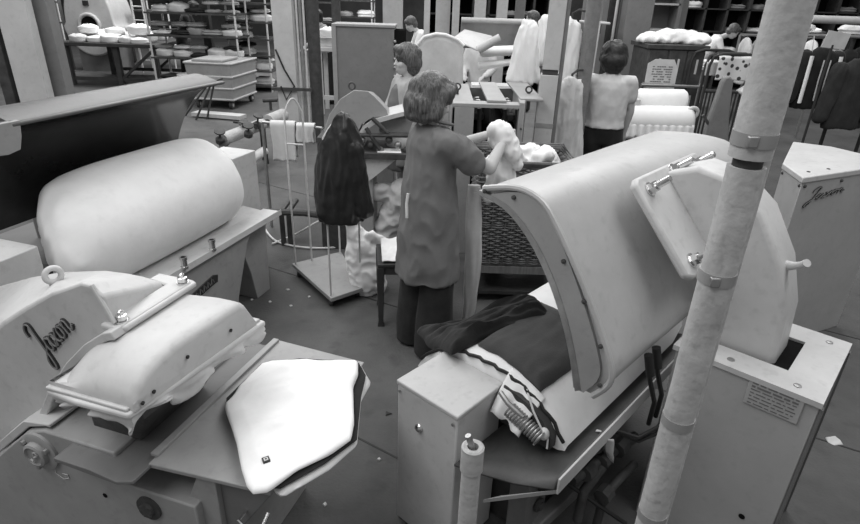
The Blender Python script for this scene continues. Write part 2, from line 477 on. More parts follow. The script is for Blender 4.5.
# mounting plate tangent to the shell
def plC(a, c, d): # a along s, c down the slope, d outwards
    t0, z0, t1, z1 = .315, 1.43, .575, 1.135
    L = math.hypot(t1-t0, z1-z0); e = ((t1-t0)/L, (z1-z0)/L); n = (-e[1], e[0]); 
    return (a, t0 + e[0]*c + n[0]*d, z0 + e[1]*c + n[1]*d)
b = MB(FC)
b.prism([(.50,.02),(.53,0),(1.06,0),(1.09,.02),(1.06,.36),(1.02,.39),(.54,.39),(.50,.37)], plC, .0, .03)
b.build('mounting_plate', 'paint', tC, bevel=.01)
for a, c in ((.565,.055),(1.0,.045),(.575,.335),(.80,.03)):
    b = MB(FC)
    p0 = FC @ Vector(plC(a, c, .03)); p1 = FC @ Vector(plC(a, c, .115)); pm = FC @ Vector(plC(a, c, .055)); b.m = None
    ax = (p1 - p0)
    b.lathe([(.026,0),(.026,.006)], p0, ax, 16)
    b.lathe([(.021,.006),(.021,.03)], p0, ax, 6)
    b.lathe([(.0125,.03),(.0125,.08),(.009,.084)], p0, ax, 12)
    b.build('bolt', 'chrome', tC, smooth=30)
# swinging arm: a quadrant that runs down into the slot of the cabinet
arm = [(.575,1.15),(.35,1.43),(.46,1.475),(.58,1.455),(.70,1.36),(.80,1.20),(.855,1.03),(.868,.83),(.86,.62),(.64,.62),(.66,.80),(.65,.95),(.63,1.06)]
b = MB(FC); b.prism(arm, lambda t, z, d: (d, t, z), .735, .93); b.build('swing_arm', 'paint', tC, bevel=.018, seg=3, smooth=50)
b = MB(FC); b.tube([(.80,.79,1.185),(.79,.825,1.20),(.775,.845,1.215),(.76,.86,1.232)], [.022,.013,.012,.014], 10); b.build('arm_peg', 'paint', tC)
# control cabinet
CT = .855
b = MB(FC)
b.prism([(.60,.575),(1.07,.575),(1.07,1.04),(.60,1.04)], lambda s, t, z: (s, t, z), 0, CT - .02)
cb = b.build('control_cabinet', 'cabgrey', tC, bevel=.005)
b = MB(FC)   # top with a slot
def ringtop(z):
    return [(.59,.565,z),(1.08,.565,z),(1.08,1.05,z),(.59,1.05,z)]
hole = [(.70,.62),(.96,.62),(.98,.64),(.98,.915),(.96,.935),(.72,.935),(.70,.915)]
outer4 = [(.59,.565),(1.08,.565),(1.08,1.05),(.59,1.05)]
def strip(a0,a1,t0,t1): b.box(a0,a1,t0,t1,CT-.02,CT)
strip(.59,.715,.565,1.045); strip(.965,1.085,.565,1.045); strip(.715,.965,.565,.61); strip(.715,.965,.915,1.045)
bmesh.ops.remove_doubles(b.bm, verts=b.bm.verts, dist=1e-5)
b.build('cabinet_top', 'paint', cb, bevel=.0, smooth=20)
b = MB(FC); b.box(.716,.964,.612,.914,CT-.026,CT-.010); b.build('slot', 'black', cb)  # black slab painted as the shaded depth of the slot
b = MB(FC); b.box(.60, .625, 1.041, 1.05, 0, CT-.03); b.box(1.06,1.08,1.041,1.05,0,CT-.03); b.box(.60,1.08,1.040,1.043,0,CT-.03); b.build('shaded_side', 'paint_dark', cb)  # dark sheet, shade of the right face put into its paint
for q in ((.64,.75),(.64,.96),(1.03,.6),(1.03,.98)):
    b = MB(FC); b.lathe([(.013,0),(.012,.003),(.004,.005)], (*q, CT), (0,0,1), 10)
    b.build('screw', 'steel', cb)
b = MB(FC); b.lathe([(.011,0),(.011,.002)], (.598,.942,.27), (-uC[0],-uC[1],0), 14); b.build('cable_hole', 'black', cb)
b = MB(FC); b.box(.592,.600,.83,.998,.742,.848); pl = b.build('data_plate', 'cabgrey', cb, bevel=.002)
b = MB(FC)
random.seed(3)
for r in range(7):
    t = .842
    z = .836 - r*.0135
    while t < .975:
        w_ = random.choice((.008,.013,.02,.03)) * (1.4 if r < 2 else 1)
        w_ = min(w_, .985 - t)
        b.box(.5905,.592, t, t + w_, z - (.007 if r < 2 else .004), z); t += w_ + .006
b.build('plate_lines', 'paint_dark', pl)
b = MB(FC)
for q in ((.45,.53,.86),(.50,.535,.87)):
    b.tube([q, (q[0]+.01, q[1]+.02, q[2]-.10), (q[0]+.06, q[1]+.04, q[2]-.22), (q[0]+.09, q[1]+.03, q[2]-.35)], .009, 8)
    b.tube([q, (q[0]+.006, q[1]+.02, q[2]-.08)], .016, 10)
b.build('rubber_hose', 'rubber', tC)
b = MB(FC)
for i in range(2):
    b.tube([(.40 + .03*i,.47,.52-.03*i),(.45 + .02*i,.56,.50-.03*i),(.52,.60,.53-.03*i),(.60,.62,.58-.03*i)], .008, 8)
b.build('air_line', 'rubber', tC)
b = MB(FC); b.grid(lambda u, v: (.31 + .05*u + .01*math.sin(7*v), .45 + .07*v, .55 - .10*u*(.5+v) + .01*math.sin(9*u)), 6, 6); b.build('rag', 'pale', tC, solid=.005)

# lagged steam pipes in front of the cabinet
def vpipe(name, label, px, py, Y, r, z0, z1, grooves, material='lag', seed=0):
    p = gy(px, py, Y)
    t = thing(name, label, 'pipe', (p.x, p.y, 0))
    b = MB(); n = 28; rs = []
    zz = [z0 + (z1 - z0)*i/90 for i in range(91)]
    for z in zz:
        q = []
        for k in range(n):
            a = 2*PI*k/n
            rr = r * (1 + .035*noise.noise(Vector((math.cos(a)*1.5 + seed, math.sin(a)*1.5, z*7))) + .015*noise.noise(Vector((math.cos(a)*5, math.sin(a)*5 + seed, z*22))))
            q.append((p.x + rr*math.cos(a), p.y + rr*math.sin(a), z))
        rs.append(q)
    b.rings(rs); b.build('lagging', material, t, smooth=60)
    for z in grooves:
        b = MB(); b.lathe([(r*1.0,-.016),(r*1.055,-.016),(r*1.055,.016),(r*1.0,.016)], (p.x, p.y, z), (0,0,1), 28)
        bb = b.build('clamp_band', 'band', t)
        b = MB(); b.box(p.x - r*.75, p.x - r*.3, p.y - r*1.12, p.y - r*.9, z-.014, z+.014); b.build('buckle', 'band', bb, bevel=.004)
    return t, p
def lagpipe():
    px, py = .667, 1.2
    t = thing('lagged_pipe', 'thick pale lagged steam pipe rising in front of the right-hand press', 'pipe', (px, py, 0))
    def seg(z0, z1, r, n=32, dx=0, dy=0, seed=0, step=.02):
        b = MB(); rs = []; k = max(3, int((z1-z0)/step))
        for i in range(k+1):
            z = z0 + (z1-z0)*i/k; q = []
            for j in range(n):
                a = 2*PI*j/n
                rr = r*(1 + .05*noise.noise(Vector((math.cos(a)*1.4+seed, math.sin(a)*1.4, z*6))) + .02*noise.noise(Vector((math.cos(a)*6, math.sin(a)*6+seed, z*25))))
                if abs(a - 4.3) < .12: rr *= .965 + .02*noise.noise(Vector((seed, 0, z*30)))
                q.append((px+dx+rr*math.cos(a), py+dy+rr*math.sin(a), z))
            rs.append(q)
        b.rings(rs); return b
    seg(1.705, 2.75, .042, seed=3).build('upper_lagging', 'lag', t, smooth=70)
    seg(0, 1.685, .0385, seed=8).build('lower_lagging', 'lag', t, smooth=70)
    b = MB(); b.cyl((px,py,1.66),(px,py,1.73),.030); b.build('bare_pipe', 'iron', t)
    for z, r in ((1.745,.0445),(1.425,.0415),(1.0,.0405),(.655,.0405)):
        b = MB(); b.lathe([(r-.004,-.014),(r,-.014),(r,.014),(r-.004,.014)], (px,py,z), (0,0,1), 30)
        o = b.build('clamp_band', 'band', t)
        if z > 1.0:
            a = -2.1
            b = MB(); b.bar((px+r*math.cos(a),py+r*math.sin(a),z-.012),(px+r*math.cos(a),py+r*math.sin(a),z+.012),.022,.014); b.build('buckle','steel',o,bevel=.003)
    t2 = thing('condensate_pipe', 'thinner lagged pipe running up close behind the thick lagged pipe', 'pipe', (px+.050, py+.040, 0))
    px, py = px+.050, py+.040
    seg(0, 2.75, .021, n=20, seed=5).build('lagging', 'lag', t2, smooth=70)
lagpipe()
def stub():
    a = gy(473, 447, 1.36); px, py, zt = a.x, a.y, a.z
    t = thing('lagged_pipe_stub', 'short lagged pipe end standing in front of the square support box', 'pipe', (px, py, 0))
    b = MB(); n = 24; rs = []
    for i in range(31):
        z = (zt-.085)*i/30
        rs.append([(px+.031*math.cos(2*PI*k/n)*(1+.04*noise.noise(Vector((k*.4,z*9,2)))), py+.031*math.sin(2*PI*k/n), z) for k in range(n)])
    b.rings(rs); b.build('lagging', 'lag', t, smooth=60)
    b = MB(); b.lathe([(.036,0),(.036,.09),(.030,.094),(.018,.092),(.018,.05)], (px,py,zt-.09), (0,0,1), 24); b.build('lagging_cap', 'lag', t)
    b = MB(); b.tube([(px,py,zt-.05),(px-.006,py,zt+.01),(px-.018,py,zt+.045)], .010, 8); b.build('valve_stem', 'steel', t)
stub()

# ------------------------------------------------------------------ front-left press (A)
FA, uA, vA = frame((0,0), (.3,.954))
def pA(s, t, z): return FA @ Vector((s, t, z))
angA = math.atan2(uA[1], uA[0])
nA = (-uA[0], -uA[1], 0)
tA = thing('utility_press', 'closed grey press with curved gooseneck arm and raised script on its side', 'press', pA(1.3, -1.55, 0), angA)
b = MB(FA)
b.prism([(-2.12,0),(-2.12,.30),(-1.90,.465),(-1.70,.64),(-1.62,.668),(-1.33,.668),(-1.33,.54),(-1.05,.54),(-1.05,0)], lambda t, z, d: (d, t, z), 1.0, 1.62)
bs = b.build('base_cabinet', 'paint_mid', tA, bevel=.006)
b = MB(FA)
b.prism([(-1.90,.475),(-1.70,.65),(-1.62,.676),(-1.60,.676),(-1.60,.69),(-1.72,.67),(-1.95,.47)], lambda t, z, d: (d, t, z), 1.012, 1.6); b.build('top_edge', 'paint', bs, bevel=.004)  # lighter paint stands in for the light caught by the bevel
hb = pA(1.0, -1.655, .575)
b = MB(); b.lathe([(.074,0),(.074,.010),(.066,.014),(.046,.014),(.044,.030),(.036,.034),(.034,.026),(.002,.026)], hb, nA, 32); hub = b.build('pivot_hub', 'paint_mid', bs)
for a in (.5, 2.5, 4.6):
    b = MB()
    c = pA(.986, -1.655 + .057*math.cos(a), .575 + .057*math.sin(a))
    b.lathe([(.009,0),(.009,.012),(.003,.014)], c, nA, 6)
    b.build('hub_bolt', 'steel', hub)
b = MB()
b.tube([pA(.968, -1.655 + x, .575 + z) for x, z in ((-.016,-.016),(-.004,-.020),(.002,-.008),(.004,.018),(.014,.022),(.020,.012),(.012,.002),(.002,.0))], .0032, 6)
b.build('hub_mark', 'paint', hub)
b = MB(); c = pA(1.0, -1.235, .47); b.lathe([(.046,0),(.046,.008),(.028,.010),(.026,.02),(.002,.022)], c, nA, 24)
h2 = b.build('gland_plate', 'iron', bs)
for i in range(6):
    b = MB(); a = i*1.1; c2 = pA(.985, -1.235 + .02*math.cos(a), .47 + .02*math.sin(a)); b.ball(c2, .008, 6)
    b.build('gland_nut', 'iron', h2)
b = MB(); b.lathe([(.009,0),(.009,.0015)], pA(.9995, -1.42, .455), nA, 14); b.build('bolt_hole', 'black', bs)
b = MB(); b.tube([pA(.998, -1.62, .50), pA(.998, -1.62,.485), pA(.998,-1.59,.47), pA(.998,-1.565,.482), pA(.998,-1.565,.497), pA(.998,-1.59,.495)], .0014, 5); b.build('scratch', 'pale', bs)
# tray and shelf
b = MB(FA)
b.prism([(-1.50,.655),(-1.36,.655),(-1.26,.640),(-1.20,.662),(-1.19,.668),(-1.19,.655),(-1.26,.628),(-1.50,.640)], lambda t, z, d: (d, t, z), .93, 1.72)
b.build('drip_tray', 'paint_dark', tA, bevel=.002)  # dark paint stands in for the shade under the head
b = MB(FA); b.prism([(1.0,-1.20),(1.74,-1.215),(1.72,-.80),(1.03,-.79)], lambda s, t, d: (s, t, d), .652, .668)
sh = b.build('shelf', 'paint_mid', tA, bevel=.003)
b = MB(FA); b.box(1.03,1.73,-1.215,-1.19,.668,.680); b.build('shelf_lip', 'paint_mid', sh, bevel=.002)
b = MB(FA); b.prism([(-.985,.652),(-.80,.652),(-.80,.635),(-.93,.44),(-.985,.40)], lambda t, z, d: (d, t, z), 1.05, 1.62); br = b.build('shelf_bracket', 'paint_dark', tA, bevel=.003)
b = MB(FA); b.prism([(-1.05,.64),(-.985,.64),(-.985,.44),(-1.12,.30),(-1.2,.30)], lambda t, z, d: (d, t, z), 1.03, 1.10); b.build('brace', 'paint_mid', tA, bevel=.003)
b = MB(FA); b.tube([(1.05,-.90,.53),(1.01,-.90,.53),(1.0,-.87,.525),(1.0,-.84,.52),(1.01,-.82,.53),(1.05,-.82,.55)], .006, 8); b.build('handle', 'chrome', br)
# buck under the head
b = MB(FA)
b.rings([[ (s,t,z) for s,t in ((s0,t0),(s1,t0),(s1,t1),(s0,t1))] for z,s0,s1,t0,t1 in ((.655,1.08,1.40,-1.50,-1.30),(.80,1.05,1.45,-1.46,-1.22),(.86,.98,1.44,-1.40,-1.16),(.925,.95,1.45,-1.39,-1.13))])
b.build('buck', 'iron', tA, bevel=.01)
# padding skirt peeping out between buck and head
def skirt(u, v):
    per = [(.925,-1.41),(.925,-1.30),(.92,-1.125),(1.10,-1.10),(1.30,-1.075),(1.455,-1.06),(1.455,-1.25)]
    k = u*(len(per)-1); i = min(int(k), len(per)-2); f = k - i
    s = per[i][0] + (per[i+1][0]-per[i][0])*f; t = per[i][1] + (per[i+1][1]-per[i][1])*f
    drop = (.012 + .085*max(0, noise.noise(Vector((u*11, 0, 3)))+.25) * (1 if u > .25 else .5)) * v
    w = .016*math.sin(u*48)*v + .02*noise.noise(Vector((u*20, v*3, 1)))*v
    o = .015 - .05*v
    cs, ct = 1.22, -1.35
    return (s + (s-cs)*o*.3 + w*.6, t + (t-ct)*o*.6 + w, .938 - drop - .012*v)
b = MB(FA); b.grid(skirt, 110, 8); b.build('padding_skirt', 'pale', tA, smooth=60, solid=.006)
b = MB(FA); b.prism([(.915,-1.415),(.905,-1.30),(.91,-1.12),(1.10,-1.092),(1.30,-1.068),(1.46,-1.05),(1.465,-1.30),(1.465,-1.44)], lambda s, t, d: (s, t, d), .930, .952); b.build('padding', 'pale', tA, bevel=.008, seg=3)
# pressing head
hp = [(.925,.950),(.928,.975),(.945,1.005),(.985,1.038),(1.04,1.060),(1.10,1.070),(1.36,1.070),(1.385,1.055),(1.42,.97),(1.425,.950)]
b = MB(FA)
rs = []
for t, q, dz in ((-1.41,.03,-.085),(-1.385,.02,-.055),(-1.35,.01,-.03),(-1.30,0,-.012),(-1.25,0,-.003),(-1.22,0,0),(-1.16,0,0),(-1.135,0,-.002),(-1.122,.01,-.008),(-1.113,.02,-.022)):
    rs.append([(s + (1.2-s)*q*.2, t + (.055*(s-.925)/.55 if t > -1.3 else 0), .95 + (z-.95)*(1 - q*1.3) + (dz if z > .99 else 0)) for s, z in hp])
b.rings(rs); hA = b.build('press_head', 'paint', tA, smooth=45)
b = MB(FA); b.prism([(.915,-1.415),(.915,-1.13),(1.45,-1.065),(1.45,-1.44)], lambda s, t, d: (s, t, d), .948, .962); b.build('head_rim', 'paint', hA, bevel=.004)
for s, z in ((.99,.975),(1.12,1.01),(1.3,1.0),(.95,.965)):
    t = -1.112 + .055*(s-.925)/.55 + .002
    b = MB(FA); b.lathe([(.006,0),(.006,.004),(.001,.006)], (s, t, z), (vA[0], vA[1], 0), 8)
    b.build('rivet', 'ink', hA)
# gooseneck arm
top = [(-1.36,1.085),(-1.36,1.18),(-1.27,1.095)]
nearA = [(-1.335,1.085),(-1.34,1.17),(-1.377,1.205),(-1.415,1.205),(-1.549,1.143),(-1.676,1.066),(-1.818,.973),(-1.95,.85),(-2.06,.70),(-2.12,.55),(-2.13,.40)]
farA = [(-1.36,1.06),(-1.375,1.09),(-1.443,1.097),(-1.51,1.097),(-1.607,1.092),(-1.823,1.048),(-1.983,.998),(-2.171,.925),(-2.27,.78),(-2.30,.60),(-2.30,.40)]
lowA = [(-1.745,.40),(-1.735,.55),(-1.68,.652),(-1.594,.78),(-1.485,.907),(-1.389,.997),(-1.31,1.055)]
b = MB(FA); b.rings([[(1.10, t, z) for t, z in nearA + lowA], [(1.36, t, z) for t, z in farA + lowA]])
ar = b.build('gooseneck_arm', 'paint', tA, bevel=.012, seg=3, smooth=50)
inn = [(-1.742,.50),(-1.735,.55),(-1.68,.652),(-1.594,.78),(-1.485,.907),(-1.389,.997),(-1.31,1.052),(-1.28,1.062)]
def ofs(p, d):
    o = []
    for i, q in enumerate(p):
        a = p[max(i-1,0)]; c = p[min(i+1,len(p)-1)]; L = math.hypot(c[0]-a[0], c[1]-a[1])
        o.append((q[0] + (c[1]-a[1])/L*d, q[1] - (c[0]-a[0])/L*d))
    return o
b = MB(FA); b.prism(inn + ofs(inn, -.028)[::-1], lambda t, z, d: (d, t, z), 1.055, 1.40); b.build('arm_flange', 'paint', ar, bevel=.004, smooth=50)
b = MB(FA); b.prism([(1.085,-1.36),(1.085,-1.30),(1.10,-1.275),(1.41,-1.275),(1.42,-1.30),(1.42,-1.44),(1.37,-1.44),(1.36,-1.36)], lambda s, t, d: (s, t, d), 1.066, 1.084); b.build('foot_plate', 'paint', ar, bevel=.006)
b = MB(FA); b.tube([(1.105,-1.377,1.20),(1.10,-1.345,1.15),(1.098,-1.315,1.09)], .007, 8); b.build('rib', 'paint', ar)
for s in (1.12, 1.385):
    b = MB(); p = pA(s, -1.31, 1.084)
    b.lathe([(.021,0),(.021,.006),(.016,.006),(.016,.022),(.009,.024),(.009,.034),(.003,.038)], p, (0,0,1), 12); b.build('bolt', 'chrome', tA)
b = MB(); p = pA(1.235, -1.70, 1.075); b.lathe([(.02,-.02),(.018,.012),(.01,.018)], p, (0,0,1), 14); b.torus(p + Vector((0,0,.038)), (.75,-.66,.1), .024, .010, 24, 10); b.build('lifting_eye', 'paint', tA)
e1 = Vector((.247,.235)).normalized()
def fA(x, y):
    q = (x*e1.x - y*e1.y, x*e1.y + y*e1.x)
    return pA(1.098, -1.64 + q[0]*.084, .885 + q[1]*.084)
lettering(tA, fA, .088, nrm=nA)

# ------------------------------------------------------------------ rear-left press (B)
FB, uB, vB = frame((0,0), (.3,.954))
def pB(s, t, z): return FB @ Vector((s, t, z))
tB = thing('garment_press', 'open press with long white padded buck and dark polished head raised behind', 'press', pB(2.5,-2.4,0), angA)
for nm, s0 in (('support_box', 3.2), ('support_box', 1.42)):
    b = MB(FB); b.box(s0, s0+.27, -2.70, -2.43 if s0 > 2 else -2.37, 0, .94 if s0 > 2 else .925); b.build(nm, 'paint', tB, bevel=.006)
def rB(s):
    if s < 1.66: return .16 + (s-1.62)*1.5
    if s < 1.72: return .22 + (s-1.66)*1.2
    if s < 1.90: return .292 + .033*((s-1.72)/.18)
    if s > 2.9: return .33*math.sqrt(max(.05, 1 - ((s-2.9)/.24)**2))
    return .325 + .01*math.sin((s-1.93)*3)
b = MB(FB)
SS = [1.62,1.64,1.67,1.70,1.75,1.81,1.9,2.0,2.12,2.3,2.5,2.7,2.9,2.96,3.01,3.05,3.08,3.10,3.12,3.13]
rs = []
for s in SS:
    r = rB(s); q = []
    for k in range(40):
        a = 2*PI*k/40
        z = math.sin(a); t = math.cos(a)
        wr = (.035*noise.noise(Vector((k*1.3, s*9, 0))) if s < 1.80 else .008*noise.noise(Vector((t*3, z*3, s*3))))
        q.append((s + .62*(.33 - r*t)*max(0, 1-(s-1.62)/.75), -2.51 + r*.98*t + wr, .81 + r*1.0*(z if z > 0 else z*.8) + wr))
    rs.append(q)
b.rings(rs); bk = b.build('buck_cover', 'cover', tB, smooth=60, subd=1)
b = MB(FB); b.lathe([(.014,0),(.012,.004),(.003,.005)], pB(2.05,-2.50,1.13) - (FB.translation), (-.3,0,1), 14); b.m=None; b.build('cover_stud', 'steel', bk)
b = MB(FB); b.box(1.70, 3.19, -2.62, -2.42, .35, .60); b.build('buck_bed', 'iron', tB, bevel=.01)
b = MB(FB); b.prism([(-2.42,.60),(-2.27,.585),(-2.25,.60),(-2.125,.60),(-2.11,.615),(-2.105,.575),(-2.26,.565),(-2.42,.58)], lambda t, z, d: (d, t, z), 1.72, 3.24); b.build('rail', 'paint', tB, bevel=.003)
b = MB(FB); b.prism([(1.72,.58),(2.93,.58),(2.86,.50),(2.72,.20),(2.66,.0),(1.72,0)], lambda s, z, d: (s, d, z), -2.40, -2.135); fp = b.build('front_panel', 'paint_mid', tB, bevel=.004)
b = MB(FB); b.prism([(2.93,.58),(3.22,.58),(3.20,.46),(3.18,0),(3.02,0),(2.98,.22),(2.92,.40)], lambda s, z, d: (s, d, z), -2.42, -2.22); b.build('leg', 'paint_mid', tB, bevel=.004)
b = MB(FB); b.prism([(2.23,.40),(2.50,.445),(2.54,.43),(2.53,.385),(2.25,.345)], lambda s, z, d: (s, d, z), -2.136, -2.128); pl = b.build('name_badge', 'ink', fp, bevel=.002)
b = MB(FB); 
for i in range(5):
    s = 2.33 + .035*i; z = .375 + .006*i
    b.tube([(s,-2.126,z),(s+.006,-2.126,z+.035),(s+.018,-2.126,z+.02),(s+.024,-2.126,z+.003)], .0035, 5)
b.tube([(2.24,-2.126,.352),(2.52,-2.126,.388)], .002, 5)
b.build('badge_letters', 'steel', pl)
for px, py in ((213,250),(185,268)):
    p = gz(px, py, .605)
    b = MB(); b.lathe([(.021,0),(.021,.012),(.017,.014),(.017,.05),(.021,.052),(.021,.066),(.014,.066),(.012,.03)], p, (0,0,1), 18); b.build('oil_cup', 'chrome', tB)
# raised head: mirrored profile, hollow towards the aisle
def mir(p): return [(-2.42 - t, z + .07) for t, z in p]
innerB, outerB = mir(inner), mir(outer)
b = MB(FB)
b.prism(innerB + outerB, lambda t, z, d: (d, t, z), 1.72, 3.08); hB = b.build('press_head', 'hood', tB, smooth=50)
b = MB(FB)
b.prism([(t + .012, z - .006) for t, z in innerB] + [(t - .004, z + .003) for t, z in innerB[::-1]], lambda t, z, d: (d, t, z), 1.74, 3.10); b.build('press_plate', 'polish', hB, smooth=60)
b = MB(FB)
b.tube([(1.72, t, z) for t, z in innerB[::-1]], .02, 8); b.build('end_bead', 'hood', hB)
b = MB(FB); b.box(1.71,3.11, innerB[0][0]-.03, innerB[0][0]+.014, innerB[0][1]-.006, innerB[0][1]+.010); b.build('rim_bar', 'hood', hB, bevel=.006)
b = MB(FB); b.prism([(1.42,1.475),(1.75,1.472),(1.74,1.41),(1.72,1.355),(1.665,1.345),(1.42,1.37)], lambda s, z, d: (s, d, z), innerB[0][0]-.012, innerB[0][0]+.012); b.build('end_flange', 'paint_mid', hB, bevel=.004)
b = MB(FB); b.prism([(-2.75,.0),(-2.75,.9),(-2.86,1.2),(-3.0,1.25),(-3.15,1.0),(-3.15,0)], lambda t, z, d: (d, t, z), 2.25, 2.5); b.build('swing_arm', 'paint_dark', tB, bevel=.02)
b = MB(FB); b.box(2.0,2.75,-3.4,-2.78,0,.62); b.build('rear_cabinet', 'paint_dark', tB, bevel=.01)
# ------------------------------------------------------------------ cloth helpers
def pad(name, outline, z0, h, material, label, cat, group=None, seed=0, wrinkle=.008, rings=14, edge=.25, parent=None, zf=None):
    """a flat-laid garment: outline in world xy, rounded up to a soft top"""
    n = 96
    L = [0.0]
    for i in range(len(outline)):
        a, c = outline[i], outline[(i+1) % len(outline)]
        L.append(L[-1] + math.hypot(c[0]-a[0], c[1]-a[1]))
    def at(d):
        for i in range(len(outline)):
            if d <= L[i+1] + 1e-9:
                a, c = outline[i], outline[(i+1) % len(outline)]; f = (d-L[i])/(L[i+1]-L[i]); return (a[0]+(c[0]-a[0])*f, a[1]+(c[1]-a[1])*f)
    per = [at(L[-1]*i/n) for i in range(n)]
    cx = sum(p[0] for p in per)/n; cy = sum(p[1] for p in per)/n
    def zz(x, y, k, top):
        base = zf(x, y) if zf else z0
        e = min(1, (1-k)/edge) ** .5
        wv = wrinkle*(noise.noise(Vector((x*9+seed, y*9, seed))) + .55*(.5 - abs(noise.noise(Vector((x*4+y*3, y*15-x*9+seed, 2))))*2.0))
        return base + (h*(.25 + .75*e) + wv*(0.4 + .6*e) if top else 0.0)
    b = MB(); T = []; B = []
    for r in range(1, rings+1):
        k = r/rings
        T.append([b.bm.verts.new((cx+(x-cx)*k, cy+(y-cy)*k, zz(cx+(x-cx)*k, cy+(y-cy)*k, k, True))) for x, y in per])
    for r in range(1, rings+1):
        k = r/rings
        B.append([b.bm.verts.new((cx+(x-cx)*k, cy+(y-cy)*k, zz(cx+(x-cx)*k, cy+(y-cy)*k, k, False))) for x, y in per])
    ct = b.bm.verts.new((cx, cy, zz(cx, cy, 0, True))); cb = b.bm.verts.new((cx, cy, zz(cx, cy, 0, False)))
    for R, c in ((T, ct), (B, cb)):
        for i in range(n):
            b.bm.faces.new([c, R[0][i], R[0][(i+1) % n]])
            for r in range(rings-1):
                b.bm.faces.new([R[r][i], R[r+1][i], R[r+1][(i+1) % n], R[r][(i+1) % n]])
    for i in range(n):
        b.bm.faces.new([T[-1][i], B[-1][i], B[-1][(i+1) % n], T[-1][(i+1) % n]])
    o = b.build(name, material, parent, origin=None if parent else (cx, cy, z0), smooth=70)
    if not parent: tag(o, label, cat, group)
    return o
def pxo(pts, z): return [tuple(gz(x, y, z))[:2] for x, y in pts]

# ------------------------------------------------------------------ white shorts on the shelf
pad('folded_shorts', pxo([(240,425),(228,402),(236,396),(300,360),(359,364),(371,384),(361,402),(357,446),(330,470),(283,498),(276,494),(262,470)], .668), .669, .020, 'pale',
    'dark-edged pale shorts, lowest of the stack on the shelf', 'shorts', seed=4, wrinkle=.006)
pad('folded_shorts', pxo([(228,412),(226,399),(262,364),(300,359),(358,362),(366,376),(361,398),(357,440),(326,463),(278,490),(268,485),(250,478),(246,462)], .69), .690, .012, 'blackcloth',
    'shorts with dark trim showing at the edge, middle of the stack', 'shorts', seed=9, wrinkle=.005)
top = pad('folded_shorts', pxo([(226,411),(224,402),(233,393),(240,382),(262,361),(272,358),(309,357),(358,359),(358,372),(353,384),(354,420),(351,436),(330,451),(296,467),(268,488),(252,490),(246,482),(241,466),(236,440),(231,424)], .72), .703, .024, 'white',
    'topmost white folded shorts with a small square badge, lying on the shelf', 'shorts', seed=2, wrinkle=.011, rings=40)
c = gz(266, 460, .727)
def badge(h, dz, material, par):
    b = MB(); ex = Vector((.86,.5,0))*h; ey = Vector((-.5,.86,0))*h
    b.hexa([c-ex-ey+Vector((0,0,dz-.008)), c+ex-ey+Vector((0,0,dz-.008)), c+ex+ey+Vector((0,0,dz-.008)), c-ex+ey+Vector((0,0,dz-.008)),
            c-ex-ey+Vector((0,0,dz)), c+ex-ey+Vector((0,0,dz)), c+ex+ey+Vector((0,0,dz)), c-ex+ey+Vector((0,0,dz))])
    return b.build('badge' if par is top else 'badge_field', material, par)
WM[top.name] = Matrix.Translation(top.location)
bd = badge(.0105, .004, 'ink', top); b2 = badge(.0062, .0048, 'pale', bd)
badge(.0028, .0054, 'ink', bd)

# ------------------------------------------------------------------ dark trousers on the right-hand buck
iFC = FC.inverted()
def onC(px, py):
    d = ray(px, py)
    for i in range(4000):
        k = .8 + i*.001; p = Vector((0,0,H)) + d*k
        q = iFC @ p
        if -.30 < q.y < .42 and q.z <= zC(q.y, q.x) + .02: return q
        if q.z < .66: return q
    return q
def drape(name, corners, material, label, fold, seed, th=.022, nu=40, nv=30, curve=0.0):
    A, B, C_, D = [onC(*p) for p in corners]
    def fz(s, t, u, v):
        z = zC(t, s) if t > -.24 else zC(-.24, s) - (-.24 - t)*.15
        return max(z, .60)
    def f(u, v, top):
        s = (A.x*(1-u)+B.x*u)*(1-v) + (D.x*(1-u)+C_.x*u)*v
        t = (A.y*(1-u)+B.y*u)*(1-v) + (D.y*(1-u)+C_.y*u)*v
        t += curve*math.sin(u*PI)*(1-2*v)*.5 + .012*noise.noise(Vector((u*4+seed, v*4, 0)))
        s += .012*noise.noise(Vector((u*4, v*4+seed, 5)))
        e = min(1, min(u, 1-u, v, 1-v)*9)**.5
        w_ = fold*(noise.noise(Vector((u*2.2+seed, v*7, seed))) + .5*noise.noise(Vector((u*5, v*15, seed)))) + fold*.3
        return (s, t, fz(s, t, u, v) + (.012 + (th + max(-th*.6, w_))*e if top else .004))
    b = MB(FC); b.grid(lambda u, v: f(u, v, True), nu, nv); b.grid(lambda u, v: f(u, v, False), nu, nv)
    bmesh.ops.remove_doubles(b.bm, verts=b.bm.verts, dist=1e-4)
    be = [e for e in b.bm.edges if e.is_boundary]
    bmesh.ops.bridge_loops(b.bm, edges=be)
    k = FC @ A
    o = b.build(name, material, None, origin=(k.x, k.y, k.z), smooth=80)
    return tag(o, label, 'trousers')
M['trousers'] = mat('dark_grey_trouser_wool', 0.062, 0.95, 0.10, 12, bump=0.12, bscale=120, sheen=0.2)
drape('trousers', [(417,326),(532,298),(552,318),(452,352)], 'darkcloth', 'rumpled black trousers lying over the left edge of the white buck', .045, 3, th=.035, nu=60, nv=50, curve=.05)
drape('trousers', [(478,342),(541,301),(600,345),(540,390)], 'trousers', 'smooth dark grey trousers laid flat under the raised press head', .007, 6, th=.02)

